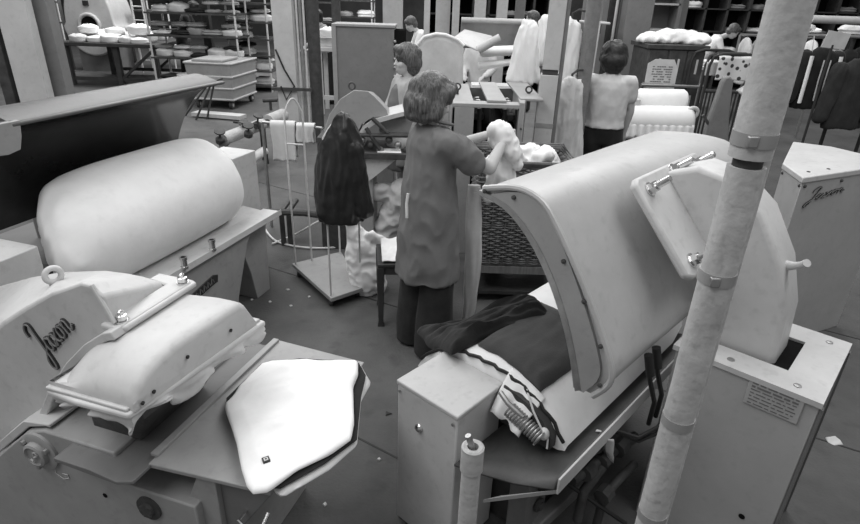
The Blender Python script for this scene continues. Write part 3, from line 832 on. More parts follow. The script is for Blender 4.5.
# ------------------------------------------------------------------ people
def hand(pr, w, d, up, size=1.0, curl=.5, thumb=1):
    """palm, four fingers of different length with two bends, thumb from the side of the palm"""
    w, d, up = Vector(w), Vector(d).normalized(), Vector(up).normalized()
    side = d.cross(up).normalized(); up = side.cross(d).normalized()
    k = size
    pr.append(('cap', w, w + d*.035*k, .024*k, .026*k))
    for i, (o, l) in enumerate(((-.028,.062),(-.010,.072),(.010,.068),(.027,.052))):
        r = .0095*k
        a = w + d*.03*k + side*o*.8*k; b_ = w + d*.078*k + side*o*k
        pr.append(('cap', a, b_, .014*k, r*1.1))
        d1 = (d*math.cos(curl*.6) - up*math.sin(curl*.6)); d2 = (d*math.cos(curl*1.5) - up*math.sin(curl*1.5))
        m = b_ + d1*l*.55*k; e = m + d2*l*.5*k
        pr.append(('cap', b_, m, r*1.1, r)); pr.append(('cap', m, e, r, r*.8))
    tb = w + d*.02*k - side*.026*k*thumb
    td = (d*.75 - side*.6*thumb - up*.25).normalized()
    tm = tb + td*.035*k
    pr.append(('cap', tb, tm, .014*k, .011*k)); pr.append(('cap', tm, tm + (td + d*.5).normalized()*.03*k, .011*k, .009*k))

def person(label, loc, face, J, hair, hairmat, clothes, voxel=.011, hvox=.010, scale=1.0, shoes=True, group=None, eyes=False, headtilt=0.0, skin='skin', fine=False, specs=False):
    """J: joints in the figure's own frame: x forward, y left, z up"""
    t = thing('person', label, 'person', loc, face, group)
    W = WM[t.name] @ Matrix.Diagonal((scale, scale, scale, 1))
    hx, hy, hz = J['head']
    R = Matrix.Rotation(J.get('yaw', 0), 4, 'Z') @ Matrix.Rotation(headtilt, 4, 'Y')
    HM = Matrix.Translation((hx, hy, hz)) @ R
    def h(x, y, z): return HM @ Vector((x, y, z))
    rot = R.to_3x3()
    pr = [('ell', h(-.01,0,.02), (.095,.075,.105), rot), ('ell', h(.025,0,-.045), (.066,.056,.070), rot), ('cap', h(.055,0,-.095), h(.05,0,-.09), .026, .03),
          ('cap', h(.088,0,.012), h(.106,0,-.028), .009, .015), ('cap', h(.086,.012,-.066), h(.086,-.012,-.066), .010, .010), ('cap', h(.086,.008,-.078), h(.086,-.008,-.078), .010, .010),
          ('ell', h(-.005,.078,-.01), (.02,.010,.032), rot), ('ell', h(-.005,-.078,-.01), (.02,.010,.032), rot),
          ('cap', h(.082,.03,.036), h(.082,-.03,.036), .013, .013), ('ell', h(.06,.038,-.025), (.03,.024,.026), rot), ('ell', h(.06,-.038,-.025), (.03,.024,.026), rot),
          ('cap', J['neck'], h(-.015,0,-.05), .050, .047)]
    ch, pe = Vector(J['chest']), Vector(J['pelvis'])
    pr += [('cap', J['neck'], ch + Vector((0,0,.1)), .055, .075), ('ell', ch, (.095,.135,.16)), ('cap', ch, pe, .095, .10), ('ell', pe, (.095,.135,.10))]
    for sd in 'RL':
        sh, el, wr = J['sh'+sd], J['el'+sd], J['wr'+sd]
        pr += [('cap', ch + Vector((0,0,.09)), sh, .06, .05), ('cap', sh, el, .045, .037), ('cap', el, wr, .038, .024)]
        hp_, kn, an = J['hip'+sd], J['kn'+sd], J['an'+sd]
        pr += [('cap', pe, hp_, .09, .08), ('cap', hp_, kn, .078, .052), ('cap', kn, an, .052, .034)]
        f = J.get('toe'+sd, (an[0]+.16, an[1], .03))
        pr += [('cap', an, f, .036, .03)]
        d = Vector(J.get('hd'+sd, Vector(wr) - Vector(el)))
        hand(pr, wr, d, J.get('hu'+sd, (0,0,1)), 1.0, J.get('curl', .5), 1 if sd == 'R' else -1)
    me = blob(pr, voxel, 2); me.transform(W)
    body = link('body', me, skin, t, smooth=180)
    for nm, prs, m_, cr, sm in clothes:
        me = blob(prs, voxel*1.1, sm, crumple=cr, seed=len(nm)); me.transform(W); link(nm, me, m_, t, smooth=180)
    hb = [(p[0], h(*p[1]), h(*p[2]), *p[3:]) if p[0] == 'cap' else (p[0], h(*p[1]), p[2], rot) for p in hair]
    me = blob(hb, hvox, 2, crumple=(.008, 22, 22, 10), seed=3); me.transform(W)
    link('hair', me, hairmat, t, smooth=180)
    if shoes:
        sp = []
        for sd in 'RL':
            an = J['an'+sd]; f = J.get('toe'+sd, (an[0]+.16, an[1], .03))
            b = [('cap', (an[0]-.03, an[1], .045), (f[0], f[1], .035), .043, .038)]
            me = blob(b, .012, 1); me.transform(W); link('shoe', me, 'blackcloth', t, smooth=180)
    if eyes:
        for y in (.03, -.03):
            b = MB(W); b.ball(h(.082, y, .008), .011, 8); b.build('eye', 'ink', t)
    if specs:
        b = MB(W)
        for y in (.033, -.033): b.torus(h(.100, y, .006), HM.to_3x3() @ Vector((1,0,0)), .025, .0035, 18, 6)
        b.tube([h(.1,.058,.01), h(.02,.082,.012)], .003, 6); b.tube([h(.1,-.058,.01), h(.02,-.082,.012)], .003, 6)
        b.tube([h(.1,.01,.01), h(.1,-.01,.01)], .003, 6)
        b.build('spectacles', 'ink', t)
    return t, W

def standing(**k):
    J = dict(head=(.02,0,1.52), neck=(0,0,1.37), chest=(0,0,1.18), pelvis=(0,0,.92),
             shR=(0,-.17,1.32), shL=(0,.17,1.32), elR=(-.03,-.23,1.06), elL=(-.03,.23,1.06), wrR=(.10,-.22,.84), wrL=(.10,.22,.84),
             hipR=(0,-.085,.88), hipL=(0,.085,.88), knR=(.02,-.095,.48), knL=(.02,.095,.48), anR=(0,-.10,.085), anL=(0,.10,.085))
    J.update(k); return J
def lerp(a, b, f): return tuple(a[i] + (b[i]-a[i])*f for i in range(3))
def top_prims(J, z0, hem=(.13,.175), waist=(.115,.155), sleeve=.45, r=.062, long=False):
    ch = J['chest']; pe = J['pelvis']; zc = ch[2]; n = J['neck']
    def c(z):
        f = max(0, min(1.2, (z-pe[2])/(zc-pe[2]))); return (pe[0]+(ch[0]-pe[0])*f, pe[1]+(ch[1]-pe[1])*f)
    lv = [(z0, hem), ((z0+zc-.2)/2, ((hem[0]+waist[0])/2, (hem[1]+waist[1])/2)), (zc-.18, waist), (zc, (.125,.17)), (zc+.09, (.115,.175)), (zc+.14, (.10,.16)), (zc+.175, (.075,.10)), (zc+.20, (.062,.066))]
    P = [('loft', [(z, *c(z), *e) for z, e in lv if z >= z0 - 1e-6])]
    for sd in 'RL':
        sh, el, wr = J['sh'+sd], J['el'+sd], J['wr'+sd]
        P.append(('cap', lerp(sh, (ch[0], ch[1], ch[2]+.1), .35), sh, r*1.05, r))
        if long: P += [('cap', sh, el, r, r*.85), ('cap', el, lerp(el, wr, .92), r*.85, r*.62)]
        else: P.append(('cap', sh, lerp(sh, el, sleeve), r, r*.98))
    return P
def trouser_prims(J, zt=.98, r0=.098, r1=.075, zb=.03):
    pe = J['pelvis']; P = [('loft', [(pe[2]-.13, pe[0], pe[1], .10, .165), (pe[2], pe[0], pe[1], .112, .17), (zt, pe[0], pe[1], .108, .15)])]
    for sd in 'RL':
        hp_, kn, an = J['hip'+sd], J['kn'+sd], J['an'+sd]
        P += [('loft', [(zb, an[0], an[1], r1, r1), (zb+.12, an[0], an[1], r1, r1), (kn[2], kn[0], kn[1], (r0+r1)/2*.94, (r0+r1)/2*.94), (hp_[2]-.08, hp_[0], hp_[1], r0, r0), (hp_[2]+.03, hp_[0], hp_[1], r0*.9, r0*.9)])]
    return P
BOB = [('ell', (-.02,0,.045), (.115,.100,.100)), ('ell', (-.06,0,-.03), (.085,.102,.085)), ('ell', (-.045,.055,-.075), (.055,.042,.045)), ('ell', (-.045,-.055,-.075), (.055,.042,.045)), ('ell', (-.075,0,-.085), (.045,.075,.04)),
       ('cap', (.01,-.082,.05), (-.005,-.092,-.06), .032, .034), ('cap', (.01,.082,.05), (-.005,.092,-.06), .032, .034), ('cap', (.075,.04,.085), (.075,-.04,.085), .034, .034), ('cap', (.045,-.075,.07), (.055,-.07,.02), .03, .02)]
SHORT = [('ell', (-.022,0,.050), (.108,.090,.095)), ('ell', (-.055,0,-.015), (.068,.082,.080)), ('cap', (.062,.035,.095), (.062,-.035,.095), .028, .028), ('cap', (.0,.078,.05), (-.01,.082,.0), .022, .016), ('cap', (.0,-.078,.05), (-.01,-.082,.0), .022, .016)]
CURLY = [('ell', (-.02,0,.055), (.120,.110,.105)), ('ell', (-.06,0,-.02), (.085,.108,.09)), ('ell', (-.02,.085,.02), (.05,.035,.075)), ('ell', (-.02,-.085,.02), (.05,.035,.075)), ('cap', (.07,.05,.10), (.07,-.05,.10), .034, .034), ('ell', (-.06,0,-.085), (.06,.085,.04))]

# the presser in the middle
Jw = standing(head=(-.005,.0,1.495), neck=(-.02,0,1.37), shR=(.015,-.165,1.30), shL=(.03,.165,1.31), elR=(.245,-.205,1.165), elL=(.25,.17,1.20),
              wrR=(.415,-.085,1.285), wrL=(.43,.09,1.27), hdR=(.6,.55,.35), hdL=(.8,-.4,.1), huR=(0,0,1), huL=(0,0,1), curl=.9,
              knR=(.015,-.095,.48), knL=(-.02,.095,.48), anR=(.0,-.10,.085), anL=(-.03,.10,.085))
smock = top_prims(Jw, .50, hem=(.178,.205), waist=(.143,.178), sleeve=.55, r=.070)
smock.append(('cap', (.04,-.10,1.28), (.16,-.19,1.20), .07, .070))
tw, Ww = person('woman in grey short-sleeved smock and dark flared trousers lifting white cloth', (-.015, 3.03, 0), math.radians(28), Jw, BOB, 'hair',
    [('trousers', trouser_prims(Jw, .95, .092, .112, .012), 'darkcloth', (.006, 9, 9, 2.0), 2), ('smock', smock, 'smock', (.015, 9, 9, 4.5), 2)], voxel=.0085, headtilt=.28)
b = MB(Ww); b.tube([(-.158,-.055,1.03),(-.163,-.05,.97),(-.160,-.05,.89)], .008, 8, flat=.4); b.build('smock_tie', 'white', tw)
b = MB(Ww)
b.tube([(.06 + .0*i - .085*math.cos(a) , -.075*math.sin(a), 1.385 + .02*math.cos(a)) for i, a in enumerate([-1.9 + .2*j for j in range(20)])], .014, 8, flat=.6); b.build('collar', 'smock', tw)

# the cloth in her hands
def held():
    hpos = Ww @ Vector((.46, 0, 1.26))
    pr = [('cap', (hpos.x-.03, hpos.y-.07, hpos.z+.05), (hpos.x+.05, hpos.y-.09, hpos.z-.06), .060, .055), ('ell', (hpos.x-.01, hpos.y-.07, hpos.z+.0), (.08,.06,.055)),
          ('cap', (hpos.x+.05, hpos.y-.08, hpos.z-.02), (hpos.x+.085, hpos.y-.10, hpos.z-.12), .040, .028),
          ('loft', [(hpos.z-.34, hpos.x+.0, hpos.y-.07, .10, .05), (hpos.z-.26, hpos.x+.0, hpos.y-.07, .095, .055), (hpos.z-.15, hpos.x+.0, hpos.y-.07, .06, .05), (hpos.z-.03, hpos.x+.01, hpos.y-.07, .05, .045)])]
    me = blob(pr, .009, 2, crumple=(.018, 16, 16, 9), seed=5)
    t = thing('garment', 'white garment with a long pale leg hanging down, held up by the woman in grey', 'garment', (hpos.x, hpos.y, hpos.z-.9))
    link('bunched_top', me, 'white', t, smooth=180)
    a = gy(474, 190, hpos.y-.05)
    b = MB(); 
    zt, zb = a.z + .03, gy(474, 330, hpos.y-.05).z
    rs = []
    for i in range(30):
        z = zt + (zb-zt)*i/29; w_ = .035 + .015*math.sin(i*.12) ; q = []
        xx = a.x + .02*math.sin(i*.09) + .01*noise.noise(Vector((0,0,i*.2)))
        for k in range(20):
            an = 2*PI*k/20
            q.append((xx + w_*math.cos(an)*(1+.2*noise.noise(Vector((k*.6, i*.1, 0)))), a.y + .018*math.sin(an) + .01*noise.noise(Vector((k*.5, i*.12, 4))), z))
        rs.append(q)
    b.rings(rs); b.build('hanging_leg', 'pale', t, smooth=80)
held()

# ------------------------------------------------------------------ stool, bag, garment stand, jacket, hoses
def stool():
    c = (gz(373,260,.46) + gz(440,252,.46))/2
    t = thing('wooden_stool', 'low dark wooden stool with newspaper on it, behind the woman in grey', 'stool', (c.x, c.y+.05, 0), .12)
    Wt = WM[t.name]
    b = MB(Wt); b.box(-.20,.20,-.16,.17,.43,.455); b.build('seat', 'wood', t, bevel=.006)
    for sx in (-1, 1):
        for sy in (-1, 1):
            b = MB(Wt); x, y = .18*sx, .005 + .14*sy
            b.rings([[(x+dx*r, y+dy*r, z) for dx, dy in ((-1,-1),(1,-1),(1,1),(-1,1))] for z, r in ((0,.022),(.03,.016),(.2,.020),(.43,.024))]); b.build('leg', 'wood', t, bevel=.004)
    for sy in (-1, 1):
        b = MB(Wt); b.box(-.18,.18,.005+.14*sy-.012,.005+.14*sy+.012,.375,.43); b.build('rail', 'wood', t)
    for sx in (-1, 1):
        b = MB(Wt); b.box(.18*sx-.012,.18*sx+.012,-.135,.145,.375,.43); b.build('rail', 'wood', t)
    p = Wt @ Vector((-.03,.0,.457))
    def f(u, v):
        x = -.17 + .30*u; y = -.15 + .30*v
        return Wt @ Vector((x, y, .470 + .028*abs(noise.noise(Vector((u*3, v*3, 2)))) + .05*max(0, v-.45)*(1+noise.noise(Vector((u*4,v*2,7)))) - (.12*max(0, u-.85)/.15 if u > .85 else 0)*0.2))
    o = MB().grid(f, 24, 24).build('newspaper', 'paper', None, origin=tuple(p), solid=.004, smooth=30)
    tag(o, 'crumpled pale newspaper lying on the dark wooden stool', 'newspaper')
stool()
def bag():
    p = gz(370, 291, 0)
    me = blob([('loft', [(.005,0,0,.10,.09),(.05,0,0,.125,.115),(.18,-.005,0,.135,.12),(.32,-.01,.02,.12,.10),(.42,-.02,.03,.085,.07),(.50,-.05,.03,.045,.04),(.56,-.065,.03,.05,.03)]),
               ('cap', (.06,0,.44), (.15,.02,.36), .04, .035)], .012, 2, crumple=(.022, 9, 9, 9), seed=2)
    for v in me.vertices: v.co.z = max(v.co.z, .002)
    me.transform(Matrix.Translation(p) @ Matrix.Rotation(-.12, 4, 'Y'))
    o = link('plastic_bag', me, 'white', None, origin=tuple(p), smooth=180); tag(o, 'bulging white plastic bag standing on the floor beside the stool', 'bag')
    for v in o.data.vertices: v.co.z = max(v.co.z, .003)
bag()
def stand():
    cs = [gz(292,264,.085), gz(331,299,.085), gz(364,288,.085), gz(341,252,.085)]
    c = sum(cs, Vector())/4
    t = thing('garment_stand', 'low square wheeled board with four thin upright rods', 'stand', (c.x, c.y, 0))
    b = MB(); b.hexa([(p.x, p.y, .06) for p in cs] + [(p.x, p.y, .09) for p in cs]); b.build('board', 'paint_mid', t, bevel=.003)
    for p in cs:
        q = c.lerp(p, .82); b = MB(); b.cyl((q.x-.012,q.y,.03),(q.x+.012,q.y,.03),.03,n=16); b.cyl((q.x,q.y,.03),(q.x,q.y,.06),.01,n=8); b.build('castor', 'iron', t)
    r = [c.lerp(p, .90) for p in cs]
    def U(a, b_, z, nm):
        pts = [(a.x, a.y, .085), (a.x, a.y, z)]
        for i in range(1, 9):
            f = i/9; pts.append((a.x + (b_.x-a.x)*f, a.y + (b_.y-a.y)*f, z + .10*math.sin(f*PI)))
        pts += [(b_.x, b_.y, z), (b_.x, b_.y, .085)]
        MB().tube(pts, .007, 8).build('rod', 'pole', t)
    U(r[0], r[0].lerp(r[3], .35), 1.22, 'a')
    U(r[1], r[2], 1.18, 'b')
    MB().tube([(r[3].x, r[3].y, .085), (r[3].x, r[3].y, 1.1)], .007, 8).build('rod', 'pole', t)
    MB().tube([(r[0].x, r[0].y, 1.02), (r[0].x+.12, r[0].y-.02, 1.02)], .006, 8).build('rod', 'pole', t)
    mid = (r[1] + r[2])/2
    return t, mid
tstand, smid = stand()
def jacket():
    zt = gy(344, 108, smid.y).z; xt = gy(344, 108, smid.y).x
    o = Vector((xt, smid.y-.05, 0))
    pr = [('loft', [(.64,-.03,0,.150,.10),(.80,-.035,0,.158,.105),(1.0,-.03,0,.148,.10),(1.15,-.01,0,.115,.085),(zt-.09,.0,0,.075,.06),(zt-.02,.0,0,.03,.03)]),
          ('cap', (.06,-.03,1.12), (.13,-.04,.72), .058, .055), ('cap', (.0,-.04,1.18), (.03,-.06,.70), .055, .05), ('cap', (-.09,-.03,1.08), (-.13,-.04,.70), .05, .05)]
    me = blob(pr, .011, 2, crumple=(.018, 14, 14, 3.0), seed=8); me.transform(Matrix.Translation(o))
    ob = link('leather_jacket', me, 'leather', None, origin=(o.x, o.y, .64), smooth=180)
    tag(ob, 'dark leather jacket draped over the rods of the wheeled board', 'jacket')
jacket()
def fhose(name, label, pts, zs, r=.009, m_='hose'):
    P_ = [gz(x, y, z) for (x, y), z in zip(pts, zs)]
    q = []
    for i in range(len(P_)-1):
        a, b_, c, d = P_[max(i-1,0)], P_[i], P_[i+1], P_[min(i+2,len(P_)-1)]
        for j in range(6):
            t = j/6; q.append(.5*((2*b_)+(c-a)*t+(2*a-5*b_+4*c-d)*t*t+(3*b_-a-3*c+d)*t**3))
    q.append(P_[-1])
    o = MB().tube([p - q[0] for p in q], r, 10).build(name, m_, None); o.location = q[0]
    return tag(o, label, 'hose')
fhose('hose', 'pale hose arching up behind the garment stand', [(272,244),(296,234),(322,220),(345,216),(372,224),(396,238)], [.012,.04,.16,.2,.14,.02])
fhose('hose', 'pale hose lying slack on the floor left of the garment stand', [(264,228),(276,241),(300,247),(326,248),(354,245)], [.012]*5)

# ------------------------------------------------------------------ wicker hamper on its trolley
def hamper():
    x0, x1, y0, y1, z0, z1 = .30, .92, 3.62, 4.12, .30, 1.0
    t = thing('wicker_hamper', 'large dark wicker laundry hamper on a wooden trolley beside the woman', 'basket', ((x0+x1)/2, (y0+y1)/2, 0), .0)
    def panel(nm, o, ex, W_, nrm):
        b = MB(); ns = int(W_/.042); nr = int((z1-z0)/.0165)
        o = Vector(o); ex = Vector(ex); nrm = Vector(nrm)
        for r in range(nr):
            z = z0 + (r+.5)*.0165; pts = []
            band = r % 16 in (0, 1)
            for i in range(ns*2+1):
                a = i/(ns*2)*W_
                pts.append(o + ex*a + Vector((0,0,z-z0)) + nrm*(.009*(1 if ((i//2 + (0 if band else r)) % 2) else -1)*(1 if i % 2 else 0)))
            b.tube(pts, .0075, 5)
        for i in range(ns):
            p = o + ex*((i+.5)*W_/ns)
            b.tube([p, p + Vector((0,0,z1-z0))], .007, 5)
        b.build(nm, 'wicker', t, smooth=60)
    panel('woven_side', (x0,y0,z0), (1,0,0), x1-x0, (0,-1,0)); panel('woven_side', (x0,y1,z0), (1,0,0), x1-x0, (0,1,0))
    panel('woven_side', (x0,y0,z0), (0,1,0), y1-y0, (-1,0,0)); panel('woven_side', (x1,y0,z0), (0,1,0), y1-y0, (1,0,0))
    b = MB(); 
    for i in range(3):
        q = .008*i
        b.tube([(x0-q,y0-q,z1+.012*i),(x1+q,y0-q,z1+.012*i),(x1+q,y1+q,z1+.012*i),(x0-q,y1+q,z1+.012*i),(x0-q,y0-q,z1+.012*i)], .013, 8)
    b.build('rim', 'wicker', t)
    MB().box(x0,x1,y0,y1,z0-.012,z0+.01).build('bottom', 'wicker', t)
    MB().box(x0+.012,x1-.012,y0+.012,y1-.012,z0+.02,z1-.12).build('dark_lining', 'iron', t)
    tr = thing('trolley', 'dark wooden trolley frame carrying the wicker hamper', 'trolley', ((x0+x1)/2, (y0+y1)/2 , 0))
    for x in (x0+.02, x1-.02):
        for y in (y0+.02, y1-.02):
            MB().box(x-.022,x+.022,y-.022,y+.022,0,.285).build('leg', 'wood', tr, bevel=.004)
    for y in (y0+.01, y1-.01): MB().box(x0,x1,y-.014,y+.014,.225,.283).build('rail', 'woodmid', tr, bevel=.003)
    for x in (x0+.01, x1-.01): MB().box(x-.014,x+.014,y0,y1,.225,.283).build('rail', 'wood', tr, bevel=.003)
    MB().box(x0,x1,y0,y1,.06,.085).build('lower_shelf', 'wood', tr)
    me = blob([('cap', (.50,3.80,.96), (.62,3.86,1.0), .09, .08), ('cap', (.66,3.9,.98), (.8,3.95,.97), .085, .08), ('cap', (.55,3.74,1.02), (.50,3.72,1.08), .05, .03), ('ell', (.6,3.9,.93),(.26,.18,.08)), ('cap', (.70,3.8,1.0), (.78,3.76,1.04), .05, .03)], .012, 2, crumple=(.03, 10, 10, 10), seed=9)
    tag(link('laundry', me, 'white', None, origin=(.6,3.85,.95), smooth=180), 'white linen heaped in the wicker hamper', 'laundry')
hamper()
# ------------------------------------------------------------------ small helpers for the hall
ORD = ['first','second','third','fourth','fifth','sixth','seventh','eighth','ninth','tenth','eleventh','twelfth']
def lump_mesh(sx, sy, sz, material, seed, folded=True):
    b = MB(); n = 20; rs = []
    for i in range(11):
        f = i/10; z = sz*f
        e = 1 - .10*abs(2*f-1)**3 + (.05*math.sin(f*14 + seed) if folded else 0) - (.25*max(0, f-.75)/.25)**1.0*(1 if folded else 2.2)
        q = []
        for k in range(n):
            a = 2*PI*k/n; c, s_ = math.cos(a), math.sin(a)
            p = 4 if folded else 2.4
            r = (abs(c)**p + abs(s_)**p)**(-1/p)
            w_ = 1 + .14*noise.noise(Vector((c*1.6+seed, s_*1.6, z*9))) + .05*noise.noise(Vector((c*5, s_*5+seed, z*30)))
            q.append((sx/2*c*r*e*w_, sy/2*s_*r*e*w_, z + .03*noise.noise(Vector((c*2+seed, s_*2, f*2)))*(f)))
        rs.append(q)
    b.rings(rs); me = b.mesh('laundry_bundle'); me.materials.append(M[material]); finish(me, 75); return me
BUND = {m_: [lump_mesh(.42,.34,h_, m_, i*3+1, f_) for i, (h_, f_) in enumerate(((.15,True),(.11,True),(.19,False),(.08,True),(.13,False)))] for m_ in ('white','pale','greycloth','darkcloth')}
SH = {'white':'white','pale':'pale','greycloth':'grey','darkcloth':'dark'}
def bundle(p, m_, label, group, sc=1.0, rot=None, k=None, name='laundry_bundle', cat='laundry'):
    o = bpy.data.objects.new(name, BUND[m_][random.randrange(5) if k is None else k]); COL.objects.link(o)
    o.location = p; o.rotation_euler = (0, 0, random.uniform(-.3,.3) if rot is None else rot); o.scale = (sc, sc, sc)
    return tag(o, label, cat, group)
def post(name, label, px, py, Y, w_, d_, z1=4.2, material='column', rot=0.0, cat='column', z0=0):
    p = gy(px, py, Y)
    b = MB(Matrix.Translation((p.x, p.y, 0)) @ Matrix.Rotation(rot, 4, 'Z')); b.box(-w_/2, w_/2, -d_/2, d_/2, z0, z1)
    o = b.build(name, material, None, origin=(p.x, p.y, z0), bevel=.004); return tag(o, label, cat)
def rpost(name, label, px, py, Y, r, z1=4.2, material='column', z0=0, cat='pipe'):
    p = gy(px, py, Y); o = MB().cyl((p.x,p.y,z0),(p.x,p.y,z1), r, n=20).build(name, material, None, origin=(p.x,p.y,z0)); return tag(o, label, cat)

# ------------------------------------------------------------------ columns
post('steel_column', 'dark steel column at far left behind the polished press head', 47, 50, 4.9, .215, .16, material='column', rot=.15)
post('steel_column', 'pale steel column nearest the left edge of the photo', 25, 50, 4.7, .22, .10, material='columnp', rot=.12)
post('steel_column', 'narrow dark strip painted as the shaded side of the pale left-edge column', 8, 60, 4.75, .085, .2, material='iron')  # added dark post, puts the pale column's shaded side into its colour
def bigcol():
    p = gy(287, 60, 8.2)
    t = thing('steel_column', 'broad pale channel column with a conduit clamp, left of the tall grey cabinet', 'column', (p.x, p.y, 0))
    x = p.x
    MB().box(x-.14,x+.13,p.y-.08,p.y+.08,0,4.2).build('channel', 'columnp', t, bevel=.004)
    MB().box(x-.22,x+.34,p.y-.12,p.y-.08,.72,.76).build('clamp_bar', 'iron', t)
    MB().tube([(x-.12,p.y-.10,1.25),(x-.02,p.y-.11,1.0),(x+.10,p.y-.10,.78),(x-.02,p.y-.12,.60),(x-.08,p.y-.12,.78)], .012, 8).build('cable', 'rubber', t)
    for i, (dx, r, m_, lb) in enumerate(((.17,.016,'pole','thin pale conduit just right of the broad channel column'),(.215,.022,'pipe','grey conduit in the middle of the conduit group beside the channel column'),(.262,.016,'pole','thin pale conduit next to the dark round column'))):
        tag(MB().cyl((x+dx,p.y,0),(x+dx,p.y,4.2), r, n=14).build('conduit', m_, None, origin=(x+dx,p.y,0)), lb, 'pipe')
    tag(MB().cyl((x+.37,p.y+.05,0),(x+.37,p.y+.05,4.2), .085, n=24).build('round_column', 'iron', None, origin=(x+.37,p.y+.05,0)), 'dark round column beside the group of conduits', 'column')
bigcol()
def framecol():
    p = gy(553, 62, 4.75); x, y = p.x, p.y
    t = thing('steel_column', 'pale worn steel column between the hanging white cloths and the long coat', 'column', (x, y, 0), -.2)
    W_ = WM[t.name]
    MB(W_).box(-.075,.055,-.07,.07,1.48,4.2).build('upper_post', 'columnp', t, bevel=.004)
    MB(W_).box(-.085,.055,-.075,.07,0,1.44).build('lower_post', 'columnp', t, bevel=.004)
    MB(W_).box(.055,.085,-.05,.06,0,4.2).build('edge_strip', 'column', t, bevel=.003)
    MB(W_).box(-.07,.05,-.06,.06,1.42,1.50).build('joint', 'iron', t)
    for z in (1.05, .7):
        MB(W_).box(-.088,.06,-.078,-.07,z-.018,z+.018).build('clamp_band', 'band', t)
framecol()
def coatpole():
    p = gy(590, 35, 5.2)
    rpost('steam_pipe', 'dark mottled pipe standing right of the long hanging coat', 590, 35, 5.2, .062, material='pipe')
    # hung garments
    def hang(label, px, pyt, pyb, wpx, Y, material, seed, name='coat', cat='coat', flare=1.3, depth=.07, n_=5):
        a = gy(px, pyt, Y); z0 = gy(px, pyb, Y).z; k = Y/573*1.1
        hw = wpx*k/2
        H_ = a.z - z0
        pr = [('loft', [(0,0,0,hw,depth),(H_*.4,0,0,hw*(1+1/flare)/2,depth*.95),(H_*.8,0,0,hw/flare,depth*.8),(H_*.93,0,0,hw/flare*.75,depth*.65),(H_,0,0,hw*.28,depth*.4)])]
        me = blob(pr, .014, 2, crumple=(.030, 22, 12, 2.2), seed=seed); me.transform(Matrix.Translation((a.x, Y, z0)))
        return tag(link(name, me, material, None, origin=(a.x, Y, z0), smooth=180), label, cat)
    hang('long pale coat hanging low in front of the dark mottled pipe', 572, 78, 166, 34, 4.95, 'pale', 3)
    hang('narrow white garment hanging high beside the pale steel column', 572, 20, 92, 22, 5.25, 'white', 4, name='garment', cat='garment', flare=1.1)
    hang('draped white cloth with ragged folds hanging behind the grey twin-slot cabinet', 529, 22, 82, 27, 5.6, 'white', 5, name='hanging_cloth', cat='cloth', flare=1.7, depth=.10)
    hang('white cloth hanging close to the steel column, right of the ragged one', 546, 18, 62, 12, 5.9, 'white', 6, name='hanging_cloth', cat='cloth', flare=1.3, depth=.1)
    q = gy(529, 22, 5.6); tag(MB().cyl((q.x,q.y,0),(q.x,q.y,q.z-.01), .016, n=10).build('clothes_post', 'pipe', None, origin=(q.x,q.y,0)), 'post carrying the ragged white cloth', 'post')
    q = gy(547, 18, 5.9); tag(MB().cyl((q.x,q.y,0),(q.x,q.y,q.z-.01), .016, n=10).build('clothes_post', 'pipe', None, origin=(q.x,q.y,0)), 'post carrying the white cloth nearest the steel column', 'post')
    q = gy(572, 20, 5.25); 
    b = MB(); b.tube([(q.x+.0,q.y,q.z-.02),(q.x,q.y,q.z+.05),(q.x+.05,q.y,q.z+.08),(gy(590,35,5.2).x,5.2,q.z+.06)], .010, 8); tag(b.build('wall_hook','iron',None,origin=tuple(q)), 'dark hook on the mottled pipe holding the narrow white garment', 'hook')
    b = MB(); q = gy(572, 78, 4.95); b.tube([(q.x,q.y,q.z-.02),(q.x,q.y,q.z+.03),(q.x+.06,q.y+.1,q.z+.05),(gy(590,35,5.2).x,5.2,q.z+.04)], .010, 8); tag(b.build('wall_hook','iron',None,origin=tuple(q)), 'dark hook on the mottled pipe holding the long pale coat', 'hook')
coatpole()

# ------------------------------------------------------------------ far left: partition, tumbler, laundry table
p = gy(66, 40, 14.75)
tag(MB().box(p.x-.6,p.x+.02,14.75,14.85,0,3.4).build('partition', 'column', None, origin=(p.x,14.8,0)), 'tall grey partition left of the pale tumbler', 'partition')
def tumbler():
    c = gy(90, 25, 14.6); x, z = c.x, c.z
    t = thing('tumble_dryer', 'large pale egg-shaped tumbler with a dark porthole behind the laundry table', 'dryer', (x, 15.1, 0))
    out = [(x + .66*math.cos(a)*(1 if math.sin(a) < 0 else .88), z + .05 + (1.0*math.sin(a) if math.sin(a) > 0 else .75*math.sin(a))) for a in [2*PI*i/48 for i in range(48)]]
    MB().prism(out, lambda a, b_, d: (a, d, b_), 14.6, 15.6).build('drum_shell', 'paint', t, bevel=.04, seg=3)
    b = MB(); b.torus((x,14.58,z), (0,1,0), .235, .045, 40, 10); pr = b.build('porthole_ring', 'paint', t)
    MB().cyl((x,14.575,z),(x,14.62,z), .225, n=40).build('porthole', 'black', t)
    MB().box(x-.06,x+.07,14.57,14.6,z+.42,z+.53).build('plaque', 'ink', t)
    MB().box(x-.45,x+.45,14.7,15.5,0,z-.5).build('plinth', 'column', t)
tumbler()
